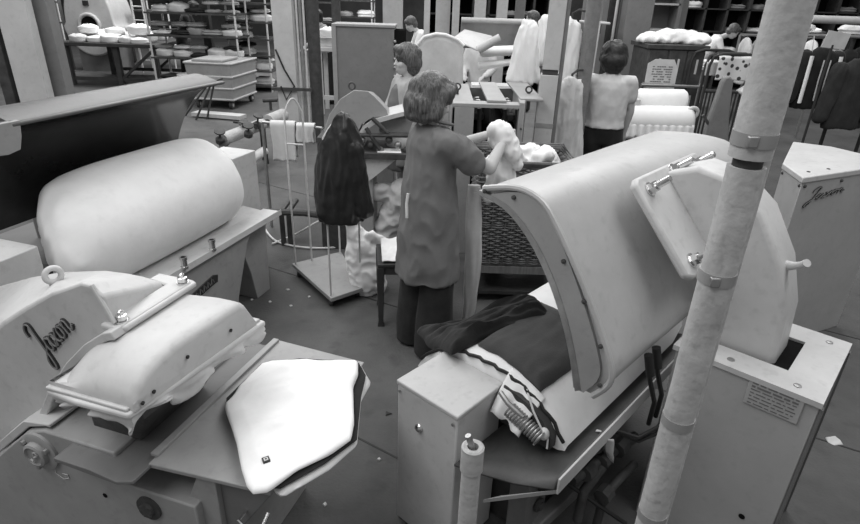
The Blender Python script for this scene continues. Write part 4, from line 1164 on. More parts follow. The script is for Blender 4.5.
def laundry_table():
    x0, x1, y0, y1, zt = -7.75, -5.86, 12.5, 14.3, .86
    t = thing('laundry_table', 'dark heavy wooden table piled with white laundry at the back left', 'table', ((x0+x1)/2,(y0+y1)/2,0))
    MB().box(x0-.08,x1+.08,y0-.08,y1+.05,zt-.07,zt).build('tabletop', 'wood', t, bevel=.008)
    for x in (x0, (x0*.45+x1*.55), x1-.05):
        for y in (y0, y1-.1): MB().box(x,x+.10,y,y+.10,0,zt-.07).build('leg', 'wood', t)
    for y in (y0+.05, y1-.05):
        MB().bar((x0*.45+x1*.55+.05,y,.12),(x1,y,zt-.1),.06,.05).build('brace', 'wood', t)
        MB().box(x0,x1,y-.025,y+.025,.10,.17).build('stretcher', 'wood', t)
    random.seed(21)
    k = 0
    rows = [(12.66, 5, .85, 0.0), (13.1, 4, 1.05, 0.0), (13.6, 4, 1.1, 0.0), (12.88, 3, 1.0, .155)]
    nm = ['front row', 'middle row', 'back row', 'upper layer']
    for ri, (y, n, sc, dz) in enumerate(rows):
        for i in range(n):
            x = x0 + .15 + (x1-x0-.3)*(i+.5)/n
            bundle((x, y + random.uniform(-.08,.08), zt + .002 + dz), random.choice(['white','white','pale']), '%s laundry bundle in the %s of the dark table, %s from the left' % ('white', nm[ri], ORD[i]), 'laundry on the dark table', sc*random.uniform(.85,1.1), k=(2,4,2)[i % 3])
laundry_table()
# table run behind the rack
def rack(nm, label, px0, px1, Y, depth, levels, zs_top, seed, shelfmat='iron', mats=('white','white','pale','greycloth','darkcloth'), n=5, sc=1.0, poles=True, layers=1, gname='laundry on the rack', postmat='pole', where=''):
    random.seed(seed)
    a, c = gy(px0, 40, Y).x, gy(px1, 40, Y).x
    t = thing(nm, label, 'rack', ((a+c)/2, Y+depth/2, 0))
    if poles:
        for x in (a, c):
            for y in (Y, Y+depth): MB().cyl((x,y,0),(x,y,zs_top), .020, n=10).build('upright', postmat, t)
    lv = ['lowest','second lowest','third lowest','fourth','fifth','sixth','seventh','eighth']
    for li, z in enumerate(levels):
        MB().box(a-.03,c+.03,Y-.02,Y+depth+.02,z-.03,z).build('shelf', shelfmat, t)
        for i in range(n):
            if random.random() < .10: continue
            x = a + (c-a)*(i+.5)/n + random.uniform(-.04,.04)
            m_ = random.choice(mats)
            if layers > 1 and random.random() < .65:
                m2 = random.choice(mats); bundle((x + random.uniform(-.03,.03), Y + depth*.38, z + .175*sc), m2, '%s laundry on top of %s pile, %s shelf, %s' % (SH[m2], ORD[i], lv[li], where), gname, sc*.95, random.uniform(-.5,.5), k=random.choice((1,3)))
            bundle((x, Y + depth*random.uniform(.34,.42), z + .002), m_, '%s laundry, %s from left on %s shelf of %s' % (SH[m_], ORD[i], lv[li], where), gname, sc*random.uniform(.85,1.15), random.uniform(-.5,.5))
    return t
rack('laundry_rack', 'wide open pipe rack of laundry behind the grey truck, nearest the laundry table', 150, 237, 11.6, .7, (.30,.72,1.12,1.52,1.92), 2.6, 5, where='the wide pipe rack', gname='laundry on the wide pipe rack', mats=('white','pale','pale','greycloth','greycloth','darkcloth'), n=5, sc=.84, layers=2)
rack('laundry_rack', 'tall rack heaped with white linen left of the broad channel column', 229, 268, 12.4, .8, (.12,.42,.72,1.04,1.36,1.70,2.05), 2.6, 6, where='the tall linen rack', gname='laundry on the tall linen rack', mats=('white','white','white','pale','darkcloth'), n=2, sc=.95, layers=2, shelfmat='iron')
rack('laundry_rack', 'low rack of folded linen right behind the dark laundry table', 138, 172, 15.2, .8, (.55,1.0,1.40), 1.6, 7, where='the low linen rack', gname='laundry on the low linen rack', n=2, sc=1.1, shelfmat='iron')
rack('laundry_rack', 'far rack of linen seen through the gap right of the dark round column', 312, 334, 15.5, .7, (.8,1.25,1.7,2.1), 2.5, 8, where='the far narrow rack', gname='laundry on the far narrow rack', n=1, sc=1.1, shelfmat='iron')
rack('laundry_rack', 'far rack of linen above the tall grey cabinet', 336, 372, 16.5, .7, (.9,1.35,1.75,2.15), 2.6, 9, where='the rack above the grey cabinet', gname='laundry on the rack above the grey cabinet', n=2, sc=1.1, shelfmat='iron')
rack('laundry_rack', 'rack of linen at the far left edge between the columns', -20, 44, 12.5, .7, (.4,.8,1.2,1.6,2.0), 2.5, 10, where='the leftmost rack', gname='laundry on the leftmost rack', n=3, sc=1.0, shelfmat='iron')
post('steel_column', 'dark slim column rising through the wide pipe rack', 207, 25, 12.9, .16, .16, material='iron')
def ladder():
    x = gy(139, 20, 14.6).x
    t = thing('ladder', 'pale ladder standing behind the dark laundry table', 'ladder', (x, 14.6, 0))
    for dx in (-.12, .14): MB().cyl((x+dx,14.6,0),(x+dx,14.6,3.0), .022, n=8).build('rail', 'pole', t)
    for i in range(9): MB().cyl((x-.12,14.6,.3+.3*i),(x+.14,14.6,.3+.3*i), .016, n=8).build('rung', 'pole', t)
ladder()
def truck():
    x0, x1, y0, y1 = -4.30, -3.48, 10.35, 11.4
    t = thing('laundry_truck', 'grey riveted laundry truck on castors at the back left', 'truck', ((x0+x1)/2, (y0+y1)/2, 0), -.12)
    W_ = WM[t.name]; hx, hy = (x1-x0)/2, (y1-y0)/2
    b = MB(W_)
    lv = ((.17,.93),(.36,.96),(.56,.99),(.78,1.02))
    b.rings([[(sx*hx*k, sy*hy*k, z) for sx, sy in ((-1,-1),(1,-1),(1,1),(-1,1))] for z, k in lv], cap=True); b.build('tub', 'paint_mid', t)
    for z, k in lv:
        b = MB(W_); q = [(sx*hx*(k+.015), sy*hy*(k+.01), z) for sx, sy in ((-1,-1),(1,-1),(1,1),(-1,1),(-1,-1))]; b.tube(q, .020, 6); b.build('band', 'paint', t)
    for sx in (-.75,.75):
        for sy in (-.8,.8):
            b = MB(W_); b.cyl((sx*hx-.02, sy*hy, .07),(sx*hx+.03, sy*hy, .07), .07, n=18); cw = b.build('castor', 'iron', t)
            b = MB(W_); b.cyl((sx*hx-.025, sy*hy, .07),(sx*hx+.035, sy*hy, .07), .03, n=12); b.build('hub', 'pole', cw)
    b = MB(W_); b.box(-hx*.85,hx*.5,-hy*.8,hy*.5,.781,.83); tag(link('folded_sheet', b.mesh('s'), 'greycloth', None, origin=tuple(W_ @ Vector((0,0,.78))), bevel=.015), 'folded grey sheet lying on the laundry truck', 'sheet')
truck()
a, c = gz(195,113,.05), gz(243,117,.05); tag(MB().bar(a, c, .22, .06).build('timber', 'pole', None, origin=((a.x+c.x)/2,(a.y+c.y)/2,.02)), 'pale timber lying on the floor in front of the laundry truck', 'timber')
def trestle():
    a, c, d = gz(207,119,0), gz(196,120,0), gy(199,92,8.9)
    t = thing('trestle', 'thin dark trestle standing behind the end of the polished press head', 'trestle', ((a.x+c.x)/2, a.y, 0))
    for q, z in ((a,0),(c,0)): MB().cyl((q.x,q.y,0),(d.x,q.y+.1,.62), .016, n=8).build('leg', 'iron', t)
    MB().cyl((c.x-.3,c.y+.3,0),(d.x-.05,c.y+.2,.62), .016, n=8).build('leg', 'iron', t)
    MB().box(d.x-.12,d.x+.1,c.y,c.y+.3,.61,.64).build('top', 'iron', t)
trestle()

# ------------------------------------------------------------------ steam pipes behind the rear-left press
def steam_main():
    a, b_, c = gz(222,140,.45), gz(262,124,.45), gz(283,115,.45)
    t = thing('steam_main', 'low lagged steam pipe with valves beyond the rear-left press', 'pipe', (b_.x, b_.y, 0))
    MB().tube([a, a.lerp(b_,.5), b_], .07, 14).build('lagging', 'lag', t)
    MB().tube([b_, b_.lerp(c,.25)], .035, 10).build('bare_pipe', 'iron', t)
    MB().tube([b_.lerp(c,.25), c], .085, 14).build('lagging', 'lag', t)
    MB().tube([a + Vector((.15,-.35,-.28)), b_ + Vector((.1,-.35,-.25))], .055, 12).build('lagging', 'pale', t)
    random.seed(4)
    for i in range(7):
        q = a.lerp(b_, -.15 + .2*i) + Vector((random.uniform(-.1,.15), random.uniform(-.35,-.1), random.uniform(-.15,.08)))
        bb = MB(); bb.lathe([(.03,-.06),(.05,-.05),(.05,.0),(.03,.02),(.012,.03),(.012,.09),(.06,.09),(.06,.105),(.01,.11)], q, (random.uniform(-.4,.4), random.uniform(-.6,.2), 1), 12); bb.build('valve', 'iron', t)
    for q in (a, b_, c):
        MB().box(q.x-.03,q.x+.03,q.y-.03,q.y+.03,0,.40).build('support', 'iron', t)
    MB().tube([b_ + Vector((-.25,-.3,.08)), b_ + Vector((.05,-.32,.06)), b_ + Vector((.12,-.35,-.2)), b_ + Vector((.14,-.38,-.40))], .016, 8).build('black_pipe', 'rubber', t)
    for i in range(2):
        q = gz(284 + 7*i, 245, 0); MB().tube([(q.x,q.y+.3,.30),(q.x,q.y,.30),(q.x,q.y,.0)], .022, 8).build('drain_pipe', 'iron', t)
    q = gz(280, 226, .3)
    MB().tube([(q.x-.25,q.y+.2,.34),(q.x+.15,q.y+.2,.34),(q.x+.3,q.y+.25,.30)], .028, 8).build('bare_pipe', 'iron', t)
steam_main()
b = MB(); q = gz(272, 92, .0)
hyd = thing('floor_valve', 'small dark valve sticking out of the floor left of the channel column', 'valve', (gz(271,110,0).x, gz(271,110,0).y, 0)); q = gz(271,110,0)
MB().cyl((q.x,q.y,0),(q.x,q.y,.16), .025, n=10).build('stem', 'iron', hyd); MB().cyl((q.x-.13,q.y,.16),(q.x+.13,q.y,.18), .035, n=10).build('body', 'iron', hyd)
# towels on a rail
def towels():
    Y = 4.9
    a, c = gy(262, 122, Y), gy(322, 128, Y)
    t = thing('towel_rail', 'thin rail carrying two towels left of the garment stand', 'rail', ((a.x+c.x)/2, Y, 0))
    MB().cyl((a.x,Y,a.z),(c.x,Y,c.z), .012, n=10).build('bar', 'steel', t)
    for q in (a, c): MB().cyl((q.x,Y,0),(q.x,Y,q.z), .014, n=10).build('upright', 'steel', t)
    def towel(px0, px1, pyt, pyb, label, seed, dy, dyb=0):
        l, r = gy(px0, pyt, Y+dy), gy(px1, pyt, Y+dy); zb = gy(px0, pyb, Y+dy).z; zt = a.z + (c.z-a.z)*((l.x+r.x)/2-a.x)/(c.x-a.x) + .016
        def f(u, v):
            x = l.x + (r.x-l.x)*u + .02*noise.noise(Vector((v*3, u, seed)))
            if v < .45: k = v/.45; z = zb + .06 + (zt-zb-.06)*k; y = Y - .035 - .012*math.sin(u*12+seed)*(1-k)
            elif v < .55: k = (v-.45)/.1; z = zt + .012*math.sin(k*PI); y = Y - .03 + .06*k
            else: k = (v-.55)/.45; z = zt - (zt-zb)*k*.8; y = Y + .035
            return (x, y, z + .02*noise.noise(Vector((u*4, seed, v*2)))*abs(v-.5))
        o = MB().grid(f, 16, 40).build('towel', 'pale', None, origin=(l.x, Y, zt), solid=.008, smooth=80); tag(o, label, 'towel')
    towel(271, 295, 122, 166, 'long pale towel hanging on the rail, left of the short one', 3, 0)
    towel(297, 314, 124, 148, 'short pale towel hanging on the rail near the dark jacket', 7, 0)
towels()

# ------------------------------------------------------------------ tall grey cabinet and desk
def tallcab():
    Y = 5.9; l, r = gy(334, 60, Y).x, gy(394, 60, Y).x; zt = gy(360, 27, Y).z
    t = thing('metal_cabinet', 'tall plain grey metal cabinet behind the woman in the light coat', 'cabinet', ((l+r)/2, Y+.2, 0))
    MB().box(l, r, Y, Y+.32, 0, zt).build('carcass', 'column', t, bevel=.006)
    MB().box(l-.01, r+.01, Y-.012, Y+.34, zt, zt+.025).build('top', 'paint_mid', t, bevel=.004)
    MB().box(l-.012, l+.03, Y-.012, Y+.0, 0, zt).build('edge_strip', 'paint_mid', t)
    MB().box(r, r+.10, Y+.02, Y+.3, zt-.25, zt-.02).build('side_opening', 'black', t)
    for i in range(5): 
        b = MB(); b.ball((r+.008, Y-.004, zt-.12-.08*i), .016, 6); b.build('latch', 'steel', t)
tallcab()
def desk():
    Y = 10.2; l, r = gy(313, 48, Y).x, gy(338, 48, Y).x; z = gy(320, 47, Y).z
    t = thing('work_table', 'small pale table with a full basket seen left of the tall grey cabinet', 'table', ((l+r)/2, Y+.3, 0))
    MB().box(l, r, Y, Y+.6, z-.07, z).build('tabletop', 'paint', t, bevel=.005)
    for x in (l+.1, r-.05):
        for y in (Y+.04, Y+.55): MB().box(x-.035,x+.035,y-.03,y+.03,0,z-.07).build('leg', 'paint', t)
    MB().box(l+.1,r-.05,Y+.02,Y+.06,.25,.32).build('stretcher', 'paint', t)
    b = MB(); b.rings([[(l+.24+sx*.18*k, Y+.25+sy*.16*k, zz_) for sx, sy in ((-1,-1),(1,-1),(1,1),(-1,1))] for zz_, k in ((z+.002,.85),(z+.14,1),(z+.15,1))]); bk = b.build('basket', 'pale', None, origin=(l+.24,Y+.25,z), bevel=.01)
    tag(bk, 'shallow basket on the small pale table', 'basket')
    bundle((l+.24, Y+.25, z+.152), 'white', 'white cloth heaped in the shallow basket', None, .8)
desk()
# ------------------------------------------------------------------ press beside the dark jacket (D) and the woman in the light coat
def pressD():
    Y0, Y1 = 4.45, 4.80
    g_ = lambda px, py, Y=Y0: gy(px, py, Y)
    t = thing('utility_press', 'small grey press with a domed gooseneck and lifting eye, behind the dark jacket', 'press', (g_(355,200).x, 4.65, 0))
    out = [(318,160),(322,138),(329,115),(340,99),(354,90),(368,91),(375,97),(387,110),(388,116),(372,118),(362,124),(357,134),(354,160)]
    pts = [(g_(*q).x, g_(*q).z) for q in out] 
    far = [(x + .0, z - (.06 if z > 1.15 else 0)) for x, z in pts]
    MB().rings([[(x, Y0, z) for x, z in pts], [(x, Y1, z) for x, z in far]]).build('gooseneck_arm', 'paint_mid', t, bevel=.012, smooth=50)
    i_ = [(354,160),(357,136),(363,126),(373,119),(392,114),(412,109),(412,113),(393,118),(376,123),(367,129),(361,140),(359,160)]
    MB().prism([(g_(*q).x, g_(*q).z) for q in i_], lambda a, z, d: (a, d, z), Y0-.03, Y1).build('arm_flange', 'paint', t, smooth=40)
    p = g_(352, 86, 4.6); b = MB(); b.torus((p.x, 4.6, p.z), (.3,1,0), .026, .008, 20, 8); b.build('lifting_eye', 'iron', t)
    MB().box(g_(378,120).x, g_(425,120).x, 4.52, 4.85, .97, 1.11).build('press_head', 'paint_mid', t, bevel=.03, seg=3)
    b = MB(); b.ball((g_(400,140).x+.02, 4.65, .90), (.15,.14,.13), 12); b.build('buck', 'paint', t)
    b = MB()
    for q in (((372,118),(388,133)),((366,128),(380,150)),((360,135),(430,136))):
        a, c = g_(*q[0], 4.4), g_(*q[1], 4.4); b.tube([a, c], .016, 8)
    b.build('linkage', 'iron', t)
    for k in range(6):
        q = g_(362+9*k, 140+(k % 3)*5, 4.42); b = MB(); b.ball(q, .03, 6); b.build('fitting', 'iron' if k % 2 else 'steel', t)
    l, r = g_(362,150).x, g_(432,150).x; zt = g_(380,150).z
    MB().box(l, r, 4.35, 4.8, zt-.05, zt).build('worktop', 'iron', t, bevel=.006)
    b = MB(); q = [(365,155),(402,155),(368,182)]; b.prism([(g_(*k, 4.39).x, g_(*k, 4.39).z) for k in q], lambda a, z, d: (a, d, z), 4.39, 4.42); b.build('gusset', 'paint', t)
    MB().box(g_(345,200).x, g_(366,200).x+.06, 4.43, 4.78, 0, zt-.05).build('pedestal', 'paint_mid', t, bevel=.006)
    MB().box(g_(320,200).x, g_(345,200).x, 4.45, 4.78, 0, .95).build('column', 'iron', t, bevel=.006)
    b = MB(); a = g_(378,236,4.5); c = g_(404,206,4.5); b.tube([a,c],.02,8); b.build('foot_lever','iron',t)
    o = pad('receipt_paper', [(g_(378,152).x, 4.37), (g_(402,152).x, 4.37), (g_(400,152).x, 4.5), (g_(380,152).x, 4.5)], zt+.001, .004, 'paper', 'white paper lying on the dark worktop behind the woman in grey', 'paper', wrinkle=.002)
    # dark bundle and sack stuffed below
    p = gz(393, 247, 0)
    me = blob([('cap', (p.x-.08,p.y+.05,.12), (p.x+.10,p.y+.0,.50), .11, .12), ('cap', (p.x-.1,p.y+.0,.5), (p.x+.08,p.y+.05,.45), .08, .08)], .014, 2, crumple=(.03, 7, 7, 7), seed=4)
    tag(link('cloth_sack', me, 'pale', None, origin=(p.x, p.y, 0), smooth=180), 'pale crumpled sack stuffed under the dark worktop', 'sack')
    for v in me.vertices: v.co.z = max(v.co.z, .003)
pressD()
Jc = standing(head=(.02,0,1.47), neck=(0,0,1.32), chest=(0,0,1.14), shR=(0,-.17,1.27), shL=(0,.17,1.27), elR=(.10,-.20,1.02), elL=(.10,.20,1.02), wrR=(.30,-.12,.98), wrL=(.30,.12,.98), curl=.5)
coat = top_prims(Jc, .55, hem=(.17,.21), waist=(.14,.185), r=.072, long=True)
pc = gy(408, 60, 5.3)
tc_, Wc = person('curly-haired woman in an open light coat standing at the press beyond the dark jacket', (pc.x, 5.3, 0), math.radians(205), Jc, CURLY, 'hairdark' if False else 'hair',
    [('dress', [('loft', [(.5,.05,0,.15,.15),(.9,.07,0,.135,.10),(1.12,.075,0,.115,.085),(1.24,.06,0,.09,.07),(1.29,.03,0,.06,.06)])], 'smock', (.006, 14, 14, 5), 2), ('coat', coat, 'coat', (.012, 9, 9, 3), 2)], voxel=.012, eyes=True, scale=.985)

# ------------------------------------------------------------------ covered form, twin-slot cabinet, far press
def form():
    Y = 5.75; g_ = lambda px, py: gy(px, py, Y)
    out = [(414,140),(414,60),(417,45),(424,37),(436,34),(446,35),(458,40),(464,46),(464,140)]
    pts = [(g_(*q).x, g_(*q).z) for q in out]
    t = thing('covered_form', 'upright rounded form under a pale fabric cover behind the woman in grey', 'form', (g_(440,100).x, Y+.15, 0))
    pts[0] = (pts[0][0], 0.0); pts[-1] = (pts[-1][0], 0.0)
    MB().prism(pts, lambda a, z, d: (a, d, z), Y, Y+.35).build('cover', 'pale', t, bevel=.05, seg=4, smooth=60)
    b = MB(); b.tube([(x, Y+.0, z) for x, z in pts[1:-1]], .014, 8); b.build('piping', 'white', t)
form()
def twincab():
    x0, x1, y0, y1 = .13, .78, 4.45, 5.50
    zt = 1.245
    t = thing('twin_slot_cabinet', 'grey cabinet with two slots in its top, open front, behind the hamper', 'cabinet', ((x0+x1)/2, (y0+y1)/2, 0))
    MB().box(x0, x0+.17, y0, y0+.04, 0, zt-.03).build('front_panel', 'paint_mid', t, bevel=.004)
    MB().box(x0, x0+.02, y0, y1, 0, zt-.03).build('side_panel', 'paint_mid', t)
    b = MB(); b.prism([(x1-.14,y0),(x1-.10,y0-.02),(x1+.06,y1-.1),(x1+.06,y1),(x1-.06,y1)], lambda a, b_, d: (a, b_, d), 0, zt+.02); b.build('side_panel', 'paint_mid', t, bevel=.006)
    MB().box(x0, x1, y1-.03, y1, 0, zt-.03).build('back_panel', 'paint_dark', t)
    MB().box(x0, x1-.1, y0, y0+.14, zt-.03, zt).build('front_top', 'paint_mid', t, bevel=.004)
    def top(xa, xb, ya, yb, nm='top_plate', z=zt):
        b = MB(); b.box(xa, xb, ya, yb, z-.02, z); return b.build(nm, 'paint_mid', t, bevel=.004)
    top(x0, x0+.17, y0+.14, y1); top(x0+.27, x0+.42, y0+.06, y1+.02, 'centre_plate', zt+.02); top(x1-.12, x1+.06, y0+.12, y1, z=zt+.03)
    for x, y in ((x0+.05,y0+.42),(x1-.02,y0+.38)):
        b = MB(); b.torus((x, y, zt+.062), (.2,1,0), .024, .007, 20, 8); b.cyl((x,y,zt+.0),(x,y,zt+.045),.012,n=8); b.build('eye_bolt', 'iron', t)
    for xa in (x0+.18, x0+.43):
        b = MB(); b.box(xa, xa+.08, y0+.16, y1-.06, zt-.16, zt-.10); b.build('slot_arm', 'iron', t, bevel=.02)
        for k in range(3):
            b = MB(); b.lathe([(.03,0),(.03,.03),(.02,.035),(.02,.07),(.005,.075)], (xa+.04, y0+.25+.12*k, zt-.10), (0,0,1), 10); b.build('linkage_nut', 'steel', t)
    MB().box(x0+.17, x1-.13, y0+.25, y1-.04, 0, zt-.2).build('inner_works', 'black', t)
    for k in range(4):
        q = x0+.22+.1*k; MB().tube([(q,y0+.16,zt-.06),(q+.01,y0+.17,zt-.25),(q-.01,y0+.16,zt-.45)], .018, 8).build('rod', 'iron', t)
    random.seed(5)
    for k in range(4):
        me = blob([('cap', (x0+.24,y0+.14,.55+.07*k), (x1-.20,y0+.14,.55+.07*k), .05, .05)], .014, 1, crumple=(.014, 14, 14, 14), seed=k)
        tag(link('folded_garment', me, 'blackcloth', None, origin=(x0+.35,y0+.14,.5+.07*k), smooth=180), ['lowest','second lowest','second highest','topmost'][k] + ' dark garment stuffed in the hollow front of the twin-slot cabinet', 'garment', 'dark garments in the cabinet')
    b = MB(); b.hexa([(x0+.20,y0+.12,.44),(x1-.14,y0+.12,.44),(x1-.14,y0+.24,.44),(x0+.20,y0+.24,.44),(x0+.20,y0+.12,.49),(x1-.14,y0+.12,.49),(x1-.14,y0+.24,.49),(x0+.20,y0+.24,.49)]); b.build('inner_ledge', 'iron', t)
    for k in range(5):
        b = MB(); b.lathe([(.008,0),(.008,.006),(.002,.008)], (x1-.115,y0-.014,.35+.18*k), (0,-1,0), 8); b.build('screw', 'iron', t)
twincab()
def pressG():
    Y = 7.2; g_ = lambda px, py, Y=Y: gy(px, py, Y)
    t = thing('garment_press', 'far press with long raised metal head, left of the ragged white cloth', 'press', (g_(495,60).x, Y+.3, 0))
    l, r = g_(462,24).x, g_(530,24).x; zt = g_(490,22).z
    def hood(u, v):
        a = .1 + v*1.5; return (l + (r-l)*u, Y + .55 - .28*math.sin(a)*1.0, zt - .36 + .36*math.sin(a) if a < PI/2 else zt - .36*(a-PI/2)*.2)
    MB().grid(hood, 4, 12).build('raised_head', 'shell', t, solid=.03)
    MB().tube([(l,Y+.26,zt),(r,Y+.26,zt)], .035, 10).build('head_rim', 'shell', t)
    def padc(pa, pb, r0, r1, m_='cover', nm='padded_buck'):
        a, c = g_(*pa), g_(*pb); b = MB(); b.tube([a, a.lerp(c,.05), a.lerp(c,.5), a.lerp(c,.95), c], [r0*.6, r0, (r0+r1)/2, r1, r1*.6], 16, flat=.6); return b.build(nm, m_, t)
    padc((480,52),(520,50), .10, .09); padc((478,66),(512,62), .09, .06, 'white')
    b = MB(); q = [(452,38),(466,31),(496,38),(478,50)]
    P_ = [g_(*k, 6.9) for k in q]; P_[1].y += .4; P_[2].y += .4
    b.hexa([tuple(p - Vector((0,0,.02))) for p in P_] + [tuple(p) for p in P_]); b.build('cover_plate', 'paint', t, bevel=.01)
    MB().tube([g_(478,50,6.95), g_(488,44,6.95), g_(500,38,6.95)], .05, 10).build('rolled_edge', 'paint', t)
    MB().box(l+.1, r-.05, Y+.0, Y+.6, .0, .95).build('body', 'paint_dark', t, bevel=.02)
    MB().box(l+.15, r-.1, Y-.15, Y+.1, .98, 1.02).build('tray', 'white', t)
    return t
pressG()

# ------------------------------------------------------------------ back-right work place: woman seen from behind and padded press
Jb = standing(head=(.05,0,1.49), neck=(.01,0,1.36), elR=(.05,-.215,1.07), elL=(.10,.215,1.07), wrR=(.10,-.20,.86), wrL=(.28,.14,1.0), curl=.5)
pw = gy(614, 60, 5.25)
top_ = top_prims(Jb, .93, hem=(.125,.175), waist=(.118,.165), sleeve=.5, r=.062)
person('woman seen from behind in a pale short-sleeved top and black trousers at the padded press', (pw.x, 5.25, 0), math.radians(82), Jb, CURLY, 'hairdark',
    [('trousers', trouser_prims(Jb, .99, .100, .085), 'blackcloth', (.008, 9, 9, 2), 2), ('jumper', top_, 'pale', (.007, 10, 10, 6), 2)], voxel=.011, scale=1.015, headtilt=.25)
def pressH():
    Y = 5.9; g_ = lambda px, py, Y=Y: gy(px, py, Y)
    t = thing('padded_press', 'white padded press with a frilled cover in front of the dark wardrobe', 'press', (g_(645,110).x, Y+.2, 0))
    l, r = g_(566,100).x, g_(690,100).x
    def roll(pa, pb, r0, m_, nm, Y_):
        a, c = gy(*pa, Y_), gy(*pb, Y_); b = MB()
        b.tube([a, a.lerp(c,.01), a.lerp(c,.06), a.lerp(c,.5), a.lerp(c,.94), a.lerp(c,.99), c], [r0*.5, r0*.8, r0, r0*1.0, r0, r0*.85, r0*.5], 24)
        return b.build(nm, m_, t, smooth=60)
    roll((636,100),(685,101), .115, 'cover', 'upper_roll', 6.05)
    roll((600,95),(632,98), .09, 'cover', 'upper_roll', 6.1)
    roll((622,121),(690,122), .155, 'white', 'buck', 5.85)
    roll((562,88),(604,90), .10, 'cover', 'side_roll', 6.2)
    a, c = gy(620,128,5.70), gy(694,128,5.70)
    b = MB(); b.grid(lambda u, v: (a.x+(c.x-a.x)*u, 5.70 + .02*math.sin(u*60)*v - .02*v, a.z + .05 - .14*v + .012*math.sin(u*37)*v), 80, 5); b.build('frill', 'white', t, solid=.006)
    b = MB(); q = gy(687,112,5.85); b.torus((q.x+.03,5.80,q.z),(0,1,.2),.055,.018,20,8); b.build('cover_gather', 'pale', t)
    MB().box(l, r-.2, 5.95, 6.35, .0, .88).build('body', 'paint_dark', t, bevel=.02)
    MB().box(gy(626,140,5.8).x, gy(684,140,5.8).x, 5.78, 5.95, .40, .80).build('bed', 'iron', t, bevel=.02)
    for px in (636, 660): 
        q = gy(px,140,5.72); MB().cyl((q.x,5.74,0),(q.x,5.74,.82), .03, n=10).build('leg', 'steel', t)
    MB().box(gy(592,88,5.95).x, gy(640,88,5.95).x, 5.85, 6.05, .95, 1.10).build('pale_box', 'paint', t, bevel=.01)
pressH()
def wardrobe():
    Y = 7.0; g_ = lambda px, py, Y=Y: gy(px, py, Y)
    l, r = g_(646,70).x, g_(702,70).x; zt = g_(680,45).z
    t = thing('wardrobe', 'dark wardrobe with slit vents and a paper sheet hung on its front', 'wardrobe', ((l+r)/2, Y+.3, 0))
    MB().box(l, r, Y, Y+.6, 0, zt-.04).build('carcass', 'iron', t, bevel=.008)
    MB().box(l-.03, r+.03, Y-.03, Y+.63, zt-.05, zt).build('top', 'iron', t, bevel=.006)
    for i in range(3):
        x = l + (r-l)*(i+.25)/3
        d = MB().box(l+(r-l)*i/3+.01, l+(r-l)*(i+1)/3-.01, Y-.015, Y, .1, zt-.06).build('door', 'iron', t)
        for z in (zt-.22, zt-.62): MB().box(x-.012+.08, x+.012+.08, Y-.018, Y-.014, z-.09, z+.07).build('vent', 'pole', d)
    xl, xr, z0, z1 = g_(648,60).x, g_(679,60).x, g_(660,97).z, g_(660,59).z
    o = [(xl,z0),(xr,z0),(xr,z1-.10),(xr-.06,z1),(xl+.08,z1),(xl,z1-.05)]
    MB().prism(o, lambda a, z, d: (a, d, z), Y-.024, Y-.017).build('chart', 'pale', t)
    b = MB()
    random.seed(8)
    for i in range(11):
        for j in range(9):
            if random.random() < .75:
                x = xl + .06 + (xr-xl-.12)*j/9; z = z1 - .08 - (z1-z0-.12)*i/11; b.box(x, x+.022, Y-.027, Y-.0235, z-.006, z+.004)
    b.build('chart_marks', 'paint_dark', t)
    MB().cyl((l-.06,Y-.10,g_(650,84).z),(r+.02,Y-.10,g_(650,84).z), .018, n=10).build('rail', 'steel', t)
    for x in (l, r): MB().box(x-.02,x+.02,Y-.1,Y,g_(650,84).z-.02,g_(650,84).z+.02).build('bracket', 'steel', t)
    me = blob([('ell', ((l+r)/2+.05,Y+.3,zt+.05),(.34,.2,.09)),('ell', ((l+r)/2-.2,Y+.25,zt+.04),(.2,.18,.06)),('ell', (r-.06,Y+.2,zt+.04),(.16,.16,.06))], .014, 2, crumple=(.03, 6, 6, 8), seed=3)
    for v in me.vertices: v.co.z = max(v.co.z, zt+.003)
    tag(link('linen_heap', me, 'white', None, origin=((l+r)/2,Y+.3,zt), smooth=180), 'heap of white linen on top of the dark wardrobe', 'linen')
wardrobe()
